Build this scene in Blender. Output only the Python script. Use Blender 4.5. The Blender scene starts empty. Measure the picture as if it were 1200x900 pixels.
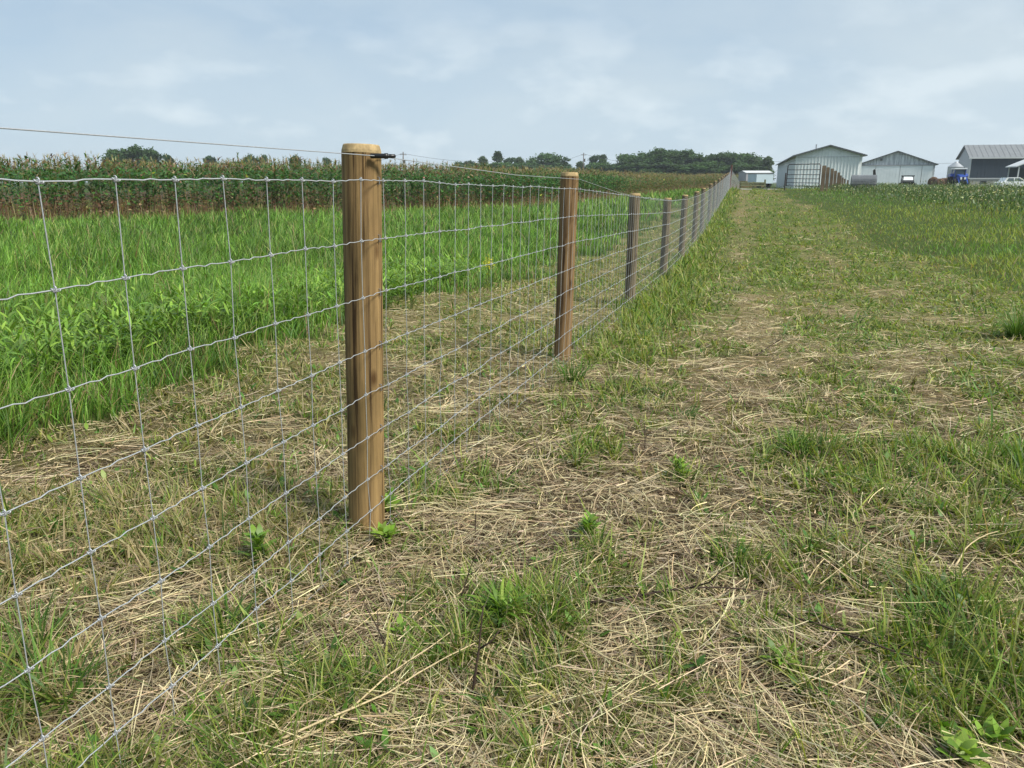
import bpy, math, random
import numpy as np
from mathutils import Vector

random.seed(7); rng = np.random.default_rng(11)
R = math.radians
sc = bpy.context.scene
COL = sc.collection

# ------------------------------------------------------------------ camera
F = 900.0; HY = 213.0; PITCH = math.atan((450 - HY) / F); CH = 1.3
cam_d = bpy.data.cameras.new('camera'); cam = bpy.data.objects.new('camera', cam_d); COL.objects.link(cam)
cam_d.sensor_width = 36; cam_d.lens = 27.0; cam_d.clip_start = 0.05; cam_d.clip_end = 9000
cam.location = (0, 0, CH); cam.rotation_euler = (R(90) - PITCH, 0, 0)
sc.camera = cam

# ------------------------------------------------------------------ world, sun, exposure
SUN_EL, SUN_AZ = R(48), R(125)          # azimuth clockwise from +Y (the view direction)
w = bpy.data.worlds.new('World'); sc.world = w; w.use_nodes = True
nt = w.node_tree; nt.nodes.clear(); N = nt.nodes.new; L = nt.links.new
out = N('ShaderNodeOutputWorld'); bg = N('ShaderNodeBackground'); bg.inputs[1].default_value = 0.088
sky = N('ShaderNodeTexSky'); sky.sky_type = 'NISHITA'; sky.sun_disc = False
sky.sun_elevation = SUN_EL; sky.sun_rotation = SUN_AZ; sky.air_density = 1.0; sky.dust_density = 0.4; sky.ozone_density = 1.5
tc = N('ShaderNodeTexCoord'); sep = N('ShaderNodeSeparateXYZ'); L(tc.outputs['Generated'], sep.inputs[0])
def wm(op, a, b=None, c=None):
    n = N('ShaderNodeMath'); n.operation = op
    for i, v in enumerate((a, b, c)):
        if v is None: continue
        if hasattr(v, 'links'): L(v, n.inputs[i])
        else: n.inputs[i].default_value = v
    return n.outputs[0]
zc = wm('ADD', wm('MAXIMUM', sep.outputs[2], 0.0), 0.30)
cx, cy = wm('DIVIDE', sep.outputs[0], zc), wm('DIVIDE', sep.outputs[1], zc)
cmb = N('ShaderNodeCombineXYZ'); L(cx, cmb.inputs[0]); L(cy, cmb.inputs[1])
n1 = N('ShaderNodeTexNoise'); n1.inputs['Scale'].default_value = 1.15; n1.inputs['Detail'].default_value = 7; n1.inputs['Roughness'].default_value = 0.52; n1.inputs['Distortion'].default_value = 0.3
L(cmb.outputs[0], n1.inputs['Vector'])
# low puffs near the horizon, in direction space
mp = N('ShaderNodeMapping'); mp.inputs['Scale'].default_value = (1, 1, 2.2); mp.inputs['Location'].default_value = (3.1, 0.4, 1.7); L(tc.outputs['Generated'], mp.inputs[0])
n2 = N('ShaderNodeTexNoise'); n2.inputs['Scale'].default_value = 9.0; n2.inputs['Detail'].default_value = 6; n2.inputs['Roughness'].default_value = 0.5
L(mp.outputs[0], n2.inputs['Vector'])
def ramp(src, p0, p1, c0=(0,0,0,1), c1=(1,1,1,1)):
    r = N('ShaderNodeValToRGB'); r.color_ramp.elements[0].position = p0; r.color_ramp.elements[1].position = p1
    r.color_ramp.elements[0].color = c0; r.color_ramp.elements[1].color = c1; L(src, r.inputs[0]); return r.outputs[0]
# thicker veil to the right and overhead, thinner blue gap to the left
veil = wm('ADD', ramp(n1.outputs['Fac'], .36, .68), wm('MULTIPLY', sep.outputs[0], .55))
veil = wm('MINIMUM', wm('MAXIMUM', wm('MULTIPLY_ADD', veil, .62, .18), 0.0), 1.0)
puff = wm('MULTIPLY', ramp(n2.outputs['Fac'], .50, .66), ramp(sep.outputs[2], .30, .10, (0,0,0,1), (1,1,1,1)) if False else wm('SUBTRACT', 1.0, ramp(sep.outputs[2], .05, .22)))
m1 = N('ShaderNodeMixRGB'); L(veil, m1.inputs[0])
blu = N('ShaderNodeMixRGB'); blu.inputs[0].default_value = .85; L(sky.outputs[0], blu.inputs[1]); blu.inputs[2].default_value = (3.6, 5.0, 6.5, 1)
L(blu.outputs[0], m1.inputs[1]); m1.inputs[2].default_value = (5.7, 6.6, 7.15, 1)
m2 = N('ShaderNodeMixRGB'); L(wm('MULTIPLY', puff, .75), m2.inputs[0]); L(m1.outputs[0], m2.inputs[1]); m2.inputs[2].default_value = (7.6, 8.4, 8.8, 1)
# pale band towards the horizon
m3 = N('ShaderNodeMixRGB'); hz = wm('MULTIPLY', wm('SUBTRACT', 1.0, ramp(sep.outputs[2], 0.0, .17)), .55); L(hz, m3.inputs[0]); L(m2.outputs[0], m3.inputs[1]); m3.inputs[2].default_value = (6.2, 7.4, 8.1, 1)
L(m3.outputs[0], bg.inputs[0]); L(bg.outputs[0], out.inputs[0])
sun_d = bpy.data.lights.new('sun', 'SUN'); sun = bpy.data.objects.new('sun', sun_d); COL.objects.link(sun)
sun_d.energy = 4.4; sun_d.angle = R(15); sun_d.color = (1.0, .95, .86)
sd = Vector((math.sin(SUN_AZ) * math.cos(SUN_EL), math.cos(SUN_AZ) * math.cos(SUN_EL), math.sin(SUN_EL)))
sun.rotation_euler = sd.to_track_quat('Z', 'Y').to_euler(); sun.location = (20, 5, 30)
sc.view_settings.view_transform = 'Standard'; sc.view_settings.look = 'None'; sc.view_settings.gamma = 1; sc.view_settings.exposure = 0.38
sc.view_settings.use_curve_mapping = False
sc.cycles.max_bounces = 5; sc.cycles.diffuse_bounces = 2; sc.cycles.transparent_max_bounces = 4; sc.cycles.caustics_reflective = False; sc.cycles.caustics_refractive = False

# ------------------------------------------------------------------ helpers
def tag(o, label=None, cat=None, group=None, kind=None):
    if label: o['label'] = label
    if cat: o['category'] = cat
    if group: o['group'] = group
    if kind: o['kind'] = kind
    return o
def empty(name, loc=(0, 0, 0), rz=0):
    o = bpy.data.objects.new(name, None); COL.objects.link(o); o.location = loc; o.rotation_euler = (0, 0, rz); o.empty_display_size = .2
    return o
class MB:
    def __init__(s): s.v = []; s.f = []
    def add(s, v, f):
        b = len(s.v); s.v += [tuple(p) for p in v]; s.f += [tuple(b + i for i in q) for q in f]
    def box(s, x0, x1, y0, y1, z0, z1):
        s.add([(x0,y0,z0),(x1,y0,z0),(x1,y1,z0),(x0,y1,z0),(x0,y0,z1),(x1,y0,z1),(x1,y1,z1),(x0,y1,z1)],
              [(0,3,2,1),(4,5,6,7),(0,1,5,4),(1,2,6,5),(2,3,7,6),(3,0,4,7)])
    def prism(s, poly, y0, y1):            # polygon in x,z extruded along y
        n = len(poly)
        s.add([(x, y0, z) for x, z in poly] + [(x, y1, z) for x, z in poly],
              [tuple(range(n)), tuple(range(2*n-1, n-1, -1))] + [(i, i+n, (i+1) % n + n, (i+1) % n) for i in range(n)])
    def prism_x(s, poly, x0, x1):          # polygon in y,z extruded along x
        n = len(poly)
        s.add([(x0, y, z) for y, z in poly] + [(x1, y, z) for y, z in poly],
              [tuple(range(n-1, -1, -1)), tuple(range(n, 2*n))] + [(i, (i+1) % n, (i+1) % n + n, i+n) for i in range(n)])
    def tube(s, pts, rad, n=6, cap=True):
        pts = [Vector(p) for p in pts]; m = len(pts)
        if not hasattr(rad, '__len__'): rad = [rad] * m
        V = []; Fc = []; up = None
        for i, p in enumerate(pts):
            d = (pts[min(i+1, m-1)] - pts[max(i-1, 0)])
            if d.length < 1e-9: d = Vector((0, 0, 1))
            d.normalize()
            if up is None: up = Vector((0, 0, 1)) if abs(d.z) < .9 else Vector((1, 0, 0))
            a = d.cross(up).normalized(); b = a.cross(d).normalized(); up = b
            for k in range(n):
                t = 2 * math.pi * k / n; V.append(p + (a * math.cos(t) + b * math.sin(t)) * rad[i])
        for i in range(m - 1):
            for k in range(n):
                Fc.append((i*n+k, i*n+(k+1) % n, (i+1)*n+(k+1) % n, (i+1)*n+k))
        if cap: Fc += [tuple(range(n-1, -1, -1)), tuple(range((m-1)*n, m*n))]
        s.add(V, Fc)
    def lathe(s, prof, c, axis='z', n=24, cap=True):    # prof: (r, h)
        V = []; Fc = []
        for r, h in prof:
            for k in range(n):
                t = 2 * math.pi * k / n; a, b = r * math.cos(t), r * math.sin(t)
                p = (a, b, h) if axis == 'z' else ((h, a, b) if axis == 'x' else (a, h, b))
                V.append((c[0]+p[0], c[1]+p[1], c[2]+p[2]))
        for i in range(len(prof) - 1):
            for k in range(n): Fc.append((i*n+k, i*n+(k+1) % n, (i+1)*n+(k+1) % n, (i+1)*n+k))
        if cap: Fc += [tuple(range(n)), tuple(range((len(prof)-1)*n, len(prof)*n))]
        s.add(V, Fc)
    def build(s, name, mat, parent=None, smooth=False):
        me = bpy.data.meshes.new(name); me.from_pydata(s.v, [], s.f); me.materials.append(mat)
        if smooth: me.shade_smooth()
        o = bpy.data.objects.new(name, me); COL.objects.link(o)
        if parent: o.parent = parent
        return o

def nprm(m): return m.node_tree.nodes['Principled BSDF']
def mat(name, col, rough=.7, metal=0, noise=0, nscale=4, bump=0, bscale=60, spec=.3, stretch=(1,1,1), col2=None):
    m = bpy.data.materials.new(name); m.use_nodes = True; t = m.node_tree; p = nprm(m)
    p.inputs['Base Color'].default_value = (*col, 1); p.inputs['Roughness'].default_value = rough; p.inputs['Metallic'].default_value = metal
    p.inputs['Specular IOR Level'].default_value = spec
    c = t.nodes.new('ShaderNodeTexCoord'); mp = t.nodes.new('ShaderNodeMapping'); mp.inputs['Scale'].default_value = stretch
    t.links.new(c.outputs['Object'], mp.inputs[0])
    if noise:
        n = t.nodes.new('ShaderNodeTexNoise'); n.inputs['Scale'].default_value = nscale; n.inputs['Detail'].default_value = 6; n.inputs['Roughness'].default_value = .65
        t.links.new(mp.outputs[0], n.inputs['Vector'])
        r = t.nodes.new('ShaderNodeValToRGB'); r.color_ramp.elements[0].position = .32; r.color_ramp.elements[1].position = .7
        d = col2 or tuple(v * (1 - noise) for v in col)
        r.color_ramp.elements[0].color = (*d, 1); r.color_ramp.elements[1].color = (*[min(1, v * (1 + noise * .25)) for v in col], 1)
        t.links.new(n.outputs['Fac'], r.inputs[0]); t.links.new(r.outputs[0], p.inputs['Base Color'])
    if bump:
        n = t.nodes.new('ShaderNodeTexNoise'); n.inputs['Scale'].default_value = bscale; n.inputs['Detail'].default_value = 5
        t.links.new(mp.outputs[0], n.inputs['Vector'])
        b = t.nodes.new('ShaderNodeBump'); b.inputs['Strength'].default_value = bump; b.inputs['Distance'].default_value = .01
        t.links.new(n.outputs['Fac'], b.inputs['Height']); t.links.new(b.outputs[0], p.inputs['Normal'])
    return m
def plant_mat(name, trans=.35, rough=.5, spec=.35):
    m = bpy.data.materials.new(name); m.use_nodes = True; t = m.node_tree; p = nprm(m)
    a = t.nodes.new('ShaderNodeAttribute'); a.attribute_name = 'col'; t.links.new(a.outputs['Color'], p.inputs['Base Color'])
    p.inputs['Roughness'].default_value = rough; p.inputs['Specular IOR Level'].default_value = spec
    if trans:
        tr = t.nodes.new('ShaderNodeBsdfTranslucent'); mx = t.nodes.new('ShaderNodeMixShader'); mx.inputs[0].default_value = trans
        g = t.nodes.new('ShaderNodeMixRGB'); g.blend_type = 'MULTIPLY'; g.inputs[0].default_value = 1; g.inputs[2].default_value = (1.5, 1.5, .7, 1)
        t.links.new(a.outputs['Color'], g.inputs[1]); t.links.new(g.outputs[0], tr.inputs[0])
        t.links.new(p.outputs[0], mx.inputs[1]); t.links.new(tr.outputs[0], mx.inputs[2]); t.links.new(mx.outputs[0], t.nodes['Material Output'].inputs[0])
    return m

# value noise
_G = np.random.default_rng(3).random((256, 256))
def vn(x, y, f, o=0):
    x = np.asarray(x) * f + 37.3 + o * 17.7; y = np.asarray(y) * f + 91.1 + o * 5.3
    xi = np.floor(x).astype(int); yi = np.floor(y).astype(int); a = x - xi; b = y - yi
    a = a*a*(3-2*a); b = b*b*(3-2*b)
    g = lambda i, j: _G[i % 256, j % 256]
    return (g(xi,yi)*(1-a)+g(xi+1,yi)*a)*(1-b)+(g(xi,yi+1)*(1-a)+g(xi+1,yi+1)*a)*b
def fbm(x, y, f, o=0, n=4):
    s = 0; a = .5; t = 0
    for i in range(n): s = s + a * vn(x, y, f * 2**i, o + i); t += a; a *= .55
    return s / t
def sst(x, a, b):
    t = np.clip((np.asarray(x, float) - a) / (b - a), 0, 1); return t*t*(3-2*t)

# fence frame: origin at the near post, s along the fence (away), u to the right of it
X1, Y1, TH = -0.478, 2.55, math.atan(.2923)
CE, SE = math.cos(TH), math.sin(TH)
def us(x, y): dx = np.asarray(x) - X1; dy = np.asarray(y) - Y1; return dx*CE - dy*SE, dx*SE + dy*CE
def xy(u, s): return X1 + u*CE + s*SE, Y1 - u*SE + s*CE
def s_of_Y(Y): return (Y - Y1) / CE
PS = np.array([-400, -6, 0, 3, 6.7, 10.6, 14.5, 19, 23, 28.3, 44, 58, 66, 80, 112, 170, 310, 3000]); PZ = np.array([-1.35, -1.24, -1.215, -1.265, -1.40, -1.53, -1.58, -1.58, -1.53, -1.43, -1.05, -.72, -.62, -.72, -.93, -1.15, -1.5, -3.0])
def profile(s):
    sx = np.asarray(s, float); z = 0
    for d, w_ in ((-1.0, .25), (0, .5), (1.0, .25)): z = z + w_ * np.interp(sx + d * (1 + .05*np.abs(sx)), PS, PZ)
    return z
def gz(x, y, micro=True):
    u, s = us(x, y)
    z = profile(s)
    k = sst(-u, 1.5, 9); z = z*(1-k) + np.minimum(-1.55, z*0 - 1.55)*k*sst(s, 5, 25) + z*k*(1-sst(s, 5, 25))
    z = z + .03*np.clip(u-4, 0, 12)*(1-sst(s, 35, 60))*sst(s, 3, 12)
    if micro:
        r = np.hypot(x, y); fd = 1 - sst(r, 20, 60)
        z = z + fd*((fbm(x, y, .8, 5)-.5)*.13 + (fbm(x, y, 4, 9, 3)-.5)*.055) * (.35 + .65*sst(np.abs(u), .1, 1.5))
    return z + CH
def at(px, py, Y):                    # a place at forward distance Y seen in the direction px, py
    a = (px-600)/F; b = (450-py)/F; c, s = math.cos(PITCH), math.sin(PITCH)
    dy = c + b*s; k = Y/dy
    return Vector((a*k, Y, CH + (-s + b*c)*k))

# --- ribbons: many curved strands in one mesh
def strands(name, m, P, Ln, ph0, ph1, a0, a1, W, C0, C1, K=3, taper=1.0, roll=None, parent=None, shape=None):
    n = len(P); T = np.zeros((n, K+1, 3)); T[:, 0] = P
    ds = Ln / K
    for i in range(K):
        t = (i + .5) / K; a = a0 + a1*t; ph = ph0 + ph1*t
        st = np.stack([np.sin(a)*np.sin(ph), np.sin(a)*np.cos(ph), np.cos(a)], 1)
        T[:, i+1] = T[:, i] + st*ds[:, None]
    side = np.stack([np.cos(ph0), -np.sin(ph0), np.zeros(n)], 1)
    if roll is not None:
        a = a0 + a1*.5; tn = np.stack([np.sin(a)*np.sin(ph0), np.sin(a)*np.cos(ph0), np.cos(a)], 1)
        nn = np.cross(tn, side); side = side*np.cos(roll)[:, None] + nn*np.sin(roll)[:, None]
    V = np.zeros((n, K+1, 2, 3))
    for i in range(K+1):
        t = i / K
        wf = shape[i] if shape is not None else max(.12, 1 - taper*t**1.6)
        h = side * (W*wf*.5)[:, None]; V[:, i, 0] = T[:, i] - h; V[:, i, 1] = T[:, i] + h
    tt = np.linspace(0, 1, K+1)[None, :, None, None]
    C = C0[:, None, None, :]*(1-tt) + C1[:, None, None, :]*tt; C = np.repeat(C, 2, 2)
    idx = (np.arange(n)*(K+1)*2)[:, None, None] + (np.arange(K)*2)[None, :, None] + np.array([0, 1, 3, 2])[None, None, :]
    return raw_mesh(name, m, V.reshape(-1, 3), idx.reshape(-1, 4), C.reshape(-1, 3), parent)
def raw_mesh(name, m, V, Q, C, parent=None):
    me = bpy.data.meshes.new(name); me.vertices.add(len(V)); me.vertices.foreach_set('co', np.ascontiguousarray(V, np.float32).ravel())
    me.loops.add(Q.size); me.loops.foreach_set('vertex_index', np.ascontiguousarray(Q, np.int32).ravel())
    me.polygons.add(len(Q)); me.polygons.foreach_set('loop_start', np.arange(len(Q), dtype=np.int32)*Q.shape[1])
    me.polygons.foreach_set('use_smooth', np.ones(len(Q), bool))
    if C is not None:
        at_ = me.attributes.new('col', 'FLOAT_COLOR', 'POINT'); at_.data.foreach_set('color', np.ascontiguousarray(np.concatenate([C, np.ones((len(C), 1))], 1), np.float32).ravel())
    me.update(calc_edges=True); me.materials.append(m)
    o = bpy.data.objects.new(name, me); COL.objects.link(o)
    if parent: o.parent = parent
    return o
def pal(n, cols, wts, jit=.18):
    c = np.array(cols)[rng.choice(len(cols), n, p=np.array(wts)/sum(wts))]
    return np.clip(c * (1 + rng.normal(0, jit, (n, 1))) * (1 + rng.normal(0, .05, (n, 3))), .004, .9)
def fan(n, r0, r1, half=52):
    r = np.exp(rng.uniform(math.log(r0), math.log(r1), n)); a = rng.uniform(-R(half), R(half), n)
    return r*np.sin(a), r*np.cos(a) , r

# ------------------------------------------------------------------ masks of what grows where
EDGE = np.array([(-75, -6), (-45, 12), (-30, 22), (-20, 31), (-8.4, 39), (0, 48), (15.5, 90), (30, 125), (60, 190)], float)   # field edge of the tall crop
def edge_dist(x, y):                    # signed: positive = inside the crop
    x = np.asarray(x, float); y = np.asarray(y, float); best = np.full(x.shape, 1e9); sg = np.zeros(x.shape)
    for (ax, ay), (bx, by) in zip(EDGE[:-1], EDGE[1:]):
        dx, dy = bx-ax, by-ay; l = math.hypot(dx, dy); t = np.clip(((x-ax)*dx+(y-ay)*dy)/l/l, 0, 1)
        d = np.hypot(x-ax-t*dx, y-ay-t*dy); c = dx*(y-ay)-dy*(x-ax)
        m = d < best; best = np.where(m, d, best); sg = np.where(m, np.sign(c), sg)
    return best*sg
def tall_left(x, y):                    # 0..1 tall grass strip
    u, s = us(x, y); b = -2.15 + .22*np.sin(s*.9) + 1.0*(vn(x, y, .9, 2)-.5) + .7*(vn(x, y, 2.6, 8)-.5) - .2*sst(-s, -1, 3) + .45*sst(s, 5, 12)
    return sst(b - u, 0, .35) * (edge_dist(x, y) < 0.6)
def tall_right(x, y):
    u, s = us(x, y); b = 4.3 - 1.2*sst(s, 25, 55) + 1.0*(fbm(x, y, .35, 4)-.5)*2
    return sst(u - b, 0, .9) * sst(s, 2.5, 6.5)
def green(x, y):                        # greenness of the mown ground
    u, s = us(x, y); n = fbm(x, y, .55, 21, 5); n2 = fbm(x, y, 2.3, 31, 4)
    g = .27 + .12*sst(s, -.2, 1.5) + .46*sst(s, 2.0, 10) + .9*(n-.5) + 1.7*(n2-.5) + 1.2*(fbm(x, y, 7.0, 41, 2)-.5)
    g = g + .42*np.exp(-((u-.38)/.30)**2)*sst(s, .8, 4)                   # greener foot of the fence
    g = g - .38*np.exp(-((u-1.25-.15*np.sin(s*.35))/.28)**2)*sst(s, 1, 5)  # worn dry line
    g = g - .22*np.exp(-((u-3.0)/.5)**2)*sst(s, 4, 9)*(1-sst(s,18,30))
    g = g + .35*np.exp(-((u-1.6)/.55)**2)*np.exp(-((s-1.3)/1.0)**2)
    g = g - .06*np.exp(-((u+1.3)/.5)**2)*sst(s, 0, 4) - .10*sst(-u, .1, .4)*sst(s, 2, 6) + .10*sst(-u, .2, .5) + .10*sst(-u, .2, .5)*(1-sst(s, 3, 8)) + .85*(fbm(u*1.3, s*.16, 1.0, 33, 3)-.5)*sst(s, 4, 10)
    g = g - .22*np.exp(-((u-.5)/.7)**2)*np.exp(-((s-.2)/.8)**2)
    for uu, ss, rr, k in TUFTS: g = g + k*np.exp(-((u-uu)**2+(s-ss)**2)/(rr*.62)**2)
    return np.clip(g, 0, 1)
TUFTS = [(-.42, -1.1, .22, .8), (.63, -.42, .16, .7), (1.52, 1.3, .28, .6), (1.7, 1.0, .25, .5), (2.3, 1.2, .5, .6), (1.0, .72, .12, .6), (1.72, -.60, .16, .8),
         (2.35, 6.0, .8, .5), (.1, -.1, .2, .5), (.73, .05, .16, .5), (1.75, -.3, .25, .4), (1.25, .2, .2, .35), (-.2, -.3, .3, .4), (3.7, 5.6, .7, .6), (.13, .35, .25, .5), (.62, .8, .15, .4)]

# ------------------------------------------------------------------ ground
def ground_material():
    m = bpy.data.materials.new('ground'); m.use_nodes = True; t = m.node_tree; p = nprm(m); p.inputs['Roughness'].default_value = .95; p.inputs['Specular IOR Level'].default_value = .1
    a = t.nodes.new('ShaderNodeAttribute'); a.attribute_name = 'col'
    c = t.nodes.new('ShaderNodeTexCoord'); n = t.nodes.new('ShaderNodeTexNoise'); n.inputs['Scale'].default_value = 9; n.inputs['Detail'].default_value = 8; n.inputs['Roughness'].default_value = .7
    t.links.new(c.outputs['Object'], n.inputs['Vector'])
    r = t.nodes.new('ShaderNodeValToRGB'); r.color_ramp.elements[0].position = .3; r.color_ramp.elements[1].position = .7
    r.color_ramp.elements[0].color = (.45, .42, .4, 1); r.color_ramp.elements[1].color = (1.35, 1.3, 1.2, 1); t.links.new(n.outputs['Fac'], r.inputs[0])
    mx = t.nodes.new('ShaderNodeMixRGB'); mx.blend_type = 'MULTIPLY'; mx.inputs[0].default_value = 1
    t.links.new(a.outputs['Color'], mx.inputs[1]); t.links.new(r.outputs[0], mx.inputs[2]); t.links.new(mx.outputs[0], p.inputs['Base Color'])
    b = t.nodes.new('ShaderNodeBump'); b.inputs['Strength'].default_value = .8; b.inputs['Distance'].default_value = .02
    n3 = t.nodes.new('ShaderNodeTexNoise'); n3.inputs['Scale'].default_value = 60; n3.inputs['Detail'].default_value = 6; t.links.new(c.outputs['Object'], n3.inputs['Vector'])
    t.links.new(n3.outputs['Fac'], b.inputs['Height']); t.links.new(b.outputs[0], p.inputs['Normal'])
    return m
na, nr = 560, 260
aa = np.concatenate([np.linspace(-R(60), R(60), 440, endpoint=False), np.linspace(R(60), R(300), 120, endpoint=False)])
rr = np.exp(np.linspace(math.log(.25), math.log(4000), nr))
A_, R_ = np.meshgrid(aa, rr); GX = (R_*np.sin(A_)).ravel(); GY = (R_*np.cos(A_)).ravel(); GZ = gz(GX, GY)
g_ = green(GX, GY)[:, None]; far = sst(np.hypot(GX, GY), 1.8, 8)[:, None]
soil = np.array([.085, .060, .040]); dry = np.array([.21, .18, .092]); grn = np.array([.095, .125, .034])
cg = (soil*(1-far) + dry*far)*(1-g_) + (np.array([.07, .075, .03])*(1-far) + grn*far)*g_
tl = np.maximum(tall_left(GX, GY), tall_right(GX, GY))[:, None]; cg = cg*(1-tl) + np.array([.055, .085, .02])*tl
ed = (edge_dist(GX, GY) > 0)[:, None]; cg = np.where(ed, np.array([.09, .07, .045]), cg)
vf = (np.hypot(GX, GY) > 140)[:, None]; cg = np.where(vf, np.array([.06, .09, .025]), cg)
GV = np.concatenate([np.stack([GX, GY, GZ], 1), [[0, 0, float(gz(0.0, 0.0))]]]); cg = np.concatenate([cg, [soil]])
Q = []; ii = np.arange(nr-1)[:, None]*na; jj = np.arange(na)[None, :]; j2 = (jj+1) % na
Q = np.stack([ii+jj, ii+j2, ii+na+j2, ii+na+jj], 2).reshape(-1, 4)[:, ::-1]
cq = np.stack([np.arange(0, na, 2), np.full(na//2, na*nr), (np.arange(0, na, 2)+2) % na, np.arange(1, na, 2)], 1)[:, ::-1]
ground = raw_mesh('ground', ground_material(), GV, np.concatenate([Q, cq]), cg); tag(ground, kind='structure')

# ------------------------------------------------------------------ materials
M_grass = plant_mat('grass_blade', .35, .5, .3); M_straw = plant_mat('straw', .12, .6, .25); M_leaf = plant_mat('leaf', .3, .45, .35)
M_wire = mat('galvanised_wire', (.48, .50, .52), .42, .35, noise=.3, nscale=300)
def wood_mat(name, base, dark, groove, streak):
    m = bpy.data.materials.new(name); m.use_nodes = True; t = m.node_tree; p = nprm(m); p.inputs['Roughness'].default_value = .75; p.inputs['Specular IOR Level'].default_value = .25
    Nn = t.nodes.new; Lk = t.links.new
    c = Nn('ShaderNodeTexCoord'); mp = Nn('ShaderNodeMapping'); mp.inputs['Scale'].default_value = (42, 42, 1.0); Lk(c.outputs['Object'], mp.inputs[0])
    n = Nn('ShaderNodeTexNoise'); n.inputs['Scale'].default_value = 1.3; n.inputs['Detail'].default_value = 8; n.inputs['Roughness'].default_value = .68; n.inputs['Distortion'].default_value = .6; Lk(mp.outputs[0], n.inputs['Vector'])
    r = Nn('ShaderNodeValToRGB'); r.color_ramp.elements[0].position = .37; r.color_ramp.elements[1].position = .62
    r.color_ramp.elements[0].color = (*dark, 1); r.color_ramp.elements[1].color = (*base, 1); Lk(n.outputs['Fac'], r.inputs[0])
    e = r.color_ramp.elements.new(.5); e.color = (*[(a*.6+b*.4) for a, b in zip(base, dark)], 1)
    mp2 = Nn('ShaderNodeMapping'); mp2.inputs['Scale'].default_value = (4, 4, 1.3); Lk(c.outputs['Object'], mp2.inputs[0])
    n2 = Nn('ShaderNodeTexNoise'); n2.inputs['Scale'].default_value = 2.2; n2.inputs['Detail'].default_value = 5; Lk(mp2.outputs[0], n2.inputs['Vector'])
    r2 = Nn('ShaderNodeValToRGB'); r2.color_ramp.elements[0].position = .35; r2.color_ramp.elements[1].position = .65
    r2.color_ramp.elements[0].color = (*streak, 1); r2.color_ramp.elements[1].color = (1.1, 1.1, 1.08, 1); Lk(n2.outputs['Fac'], r2.inputs[0])
    mx = Nn('ShaderNodeMixRGB'); mx.blend_type = 'MULTIPLY'; mx.inputs[0].default_value = 1; Lk(r.outputs[0], mx.inputs[1]); Lk(r2.outputs[0], mx.inputs[2])
    # knots
    mp3 = Nn('ShaderNodeMapping'); mp3.inputs['Scale'].default_value = (9, 9, 4); Lk(c.outputs['Object'], mp3.inputs[0])
    vo = Nn('ShaderNodeTexVoronoi'); vo.inputs['Scale'].default_value = 1.0; Lk(mp3.outputs[0], vo.inputs['Vector'])
    r3 = Nn('ShaderNodeValToRGB'); r3.color_ramp.elements[0].position = .06; r3.color_ramp.elements[1].position = .16; r3.color_ramp.elements[0].color = (.35, .28, .22, 1); r3.color_ramp.elements[1].color = (1, 1, 1, 1); Lk(vo.outputs['Distance'], r3.inputs[0])
    mx2 = Nn('ShaderNodeMixRGB'); mx2.blend_type = 'MULTIPLY'; mx2.inputs[0].default_value = 1; Lk(mx.outputs[0], mx2.inputs[1]); Lk(r3.outputs[0], mx2.inputs[2])
    # drying cracks: thin dark vertical lines
    mp4 = Nn('ShaderNodeMapping'); mp4.inputs['Scale'].default_value = (60, 60, 1.6); Lk(c.outputs['Object'], mp4.inputs[0])
    n4 = Nn('ShaderNodeTexNoise'); n4.inputs['Scale'].default_value = 1.0; n4.inputs['Detail'].default_value = 3; Lk(mp4.outputs[0], n4.inputs['Vector'])
    r4 = Nn('ShaderNodeValToRGB'); r4.color_ramp.elements[0].position = .36; r4.color_ramp.elements[1].position = .40; r4.color_ramp.elements[0].color = (.3, .26, .22, 1); r4.color_ramp.elements[1].color = (1, 1, 1, 1); Lk(n4.outputs['Fac'], r4.inputs[0])
    mx3 = Nn('ShaderNodeMixRGB'); mx3.blend_type = 'MULTIPLY'; mx3.inputs[0].default_value = 1; Lk(mx2.outputs[0], mx3.inputs[1]); Lk(r4.outputs[0], mx3.inputs[2])
    Lk(mx3.outputs[0], p.inputs['Base Color'])
    b = Nn('ShaderNodeBump'); b.inputs['Strength'].default_value = groove; b.inputs['Distance'].default_value = .006; Lk(n.outputs['Fac'], b.inputs['Height']); Lk(b.outputs[0], p.inputs['Normal'])
    return m
M_wood = wood_mat('treated_pine', (.33, .215, .092), (.135, .082, .036), .9, (.58, .60, .55))
M_wood2 = wood_mat('treated_pine_dark', (.27, .175, .08), (.11, .068, .034), .7, (.7, .66, .62))
M_wood3 = wood_mat('weathered_pine', (.235, .185, .115), (.075, .055, .035), 1.0, (.6, .62, .6))
M_woodtop = mat('post_end_grain', (.44, .32, .16), .8, noise=.5, nscale=40, stretch=(1,1,1))
M_black = mat('black_plastic', (.012, .012, .013), .35, spec=.5)
M_redpost = mat('painted_corner_post', (.075, .030, .024), .7, noise=.4, nscale=5)
M_staple = mat('staple', (.35, .35, .36), .4, .8)

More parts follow.
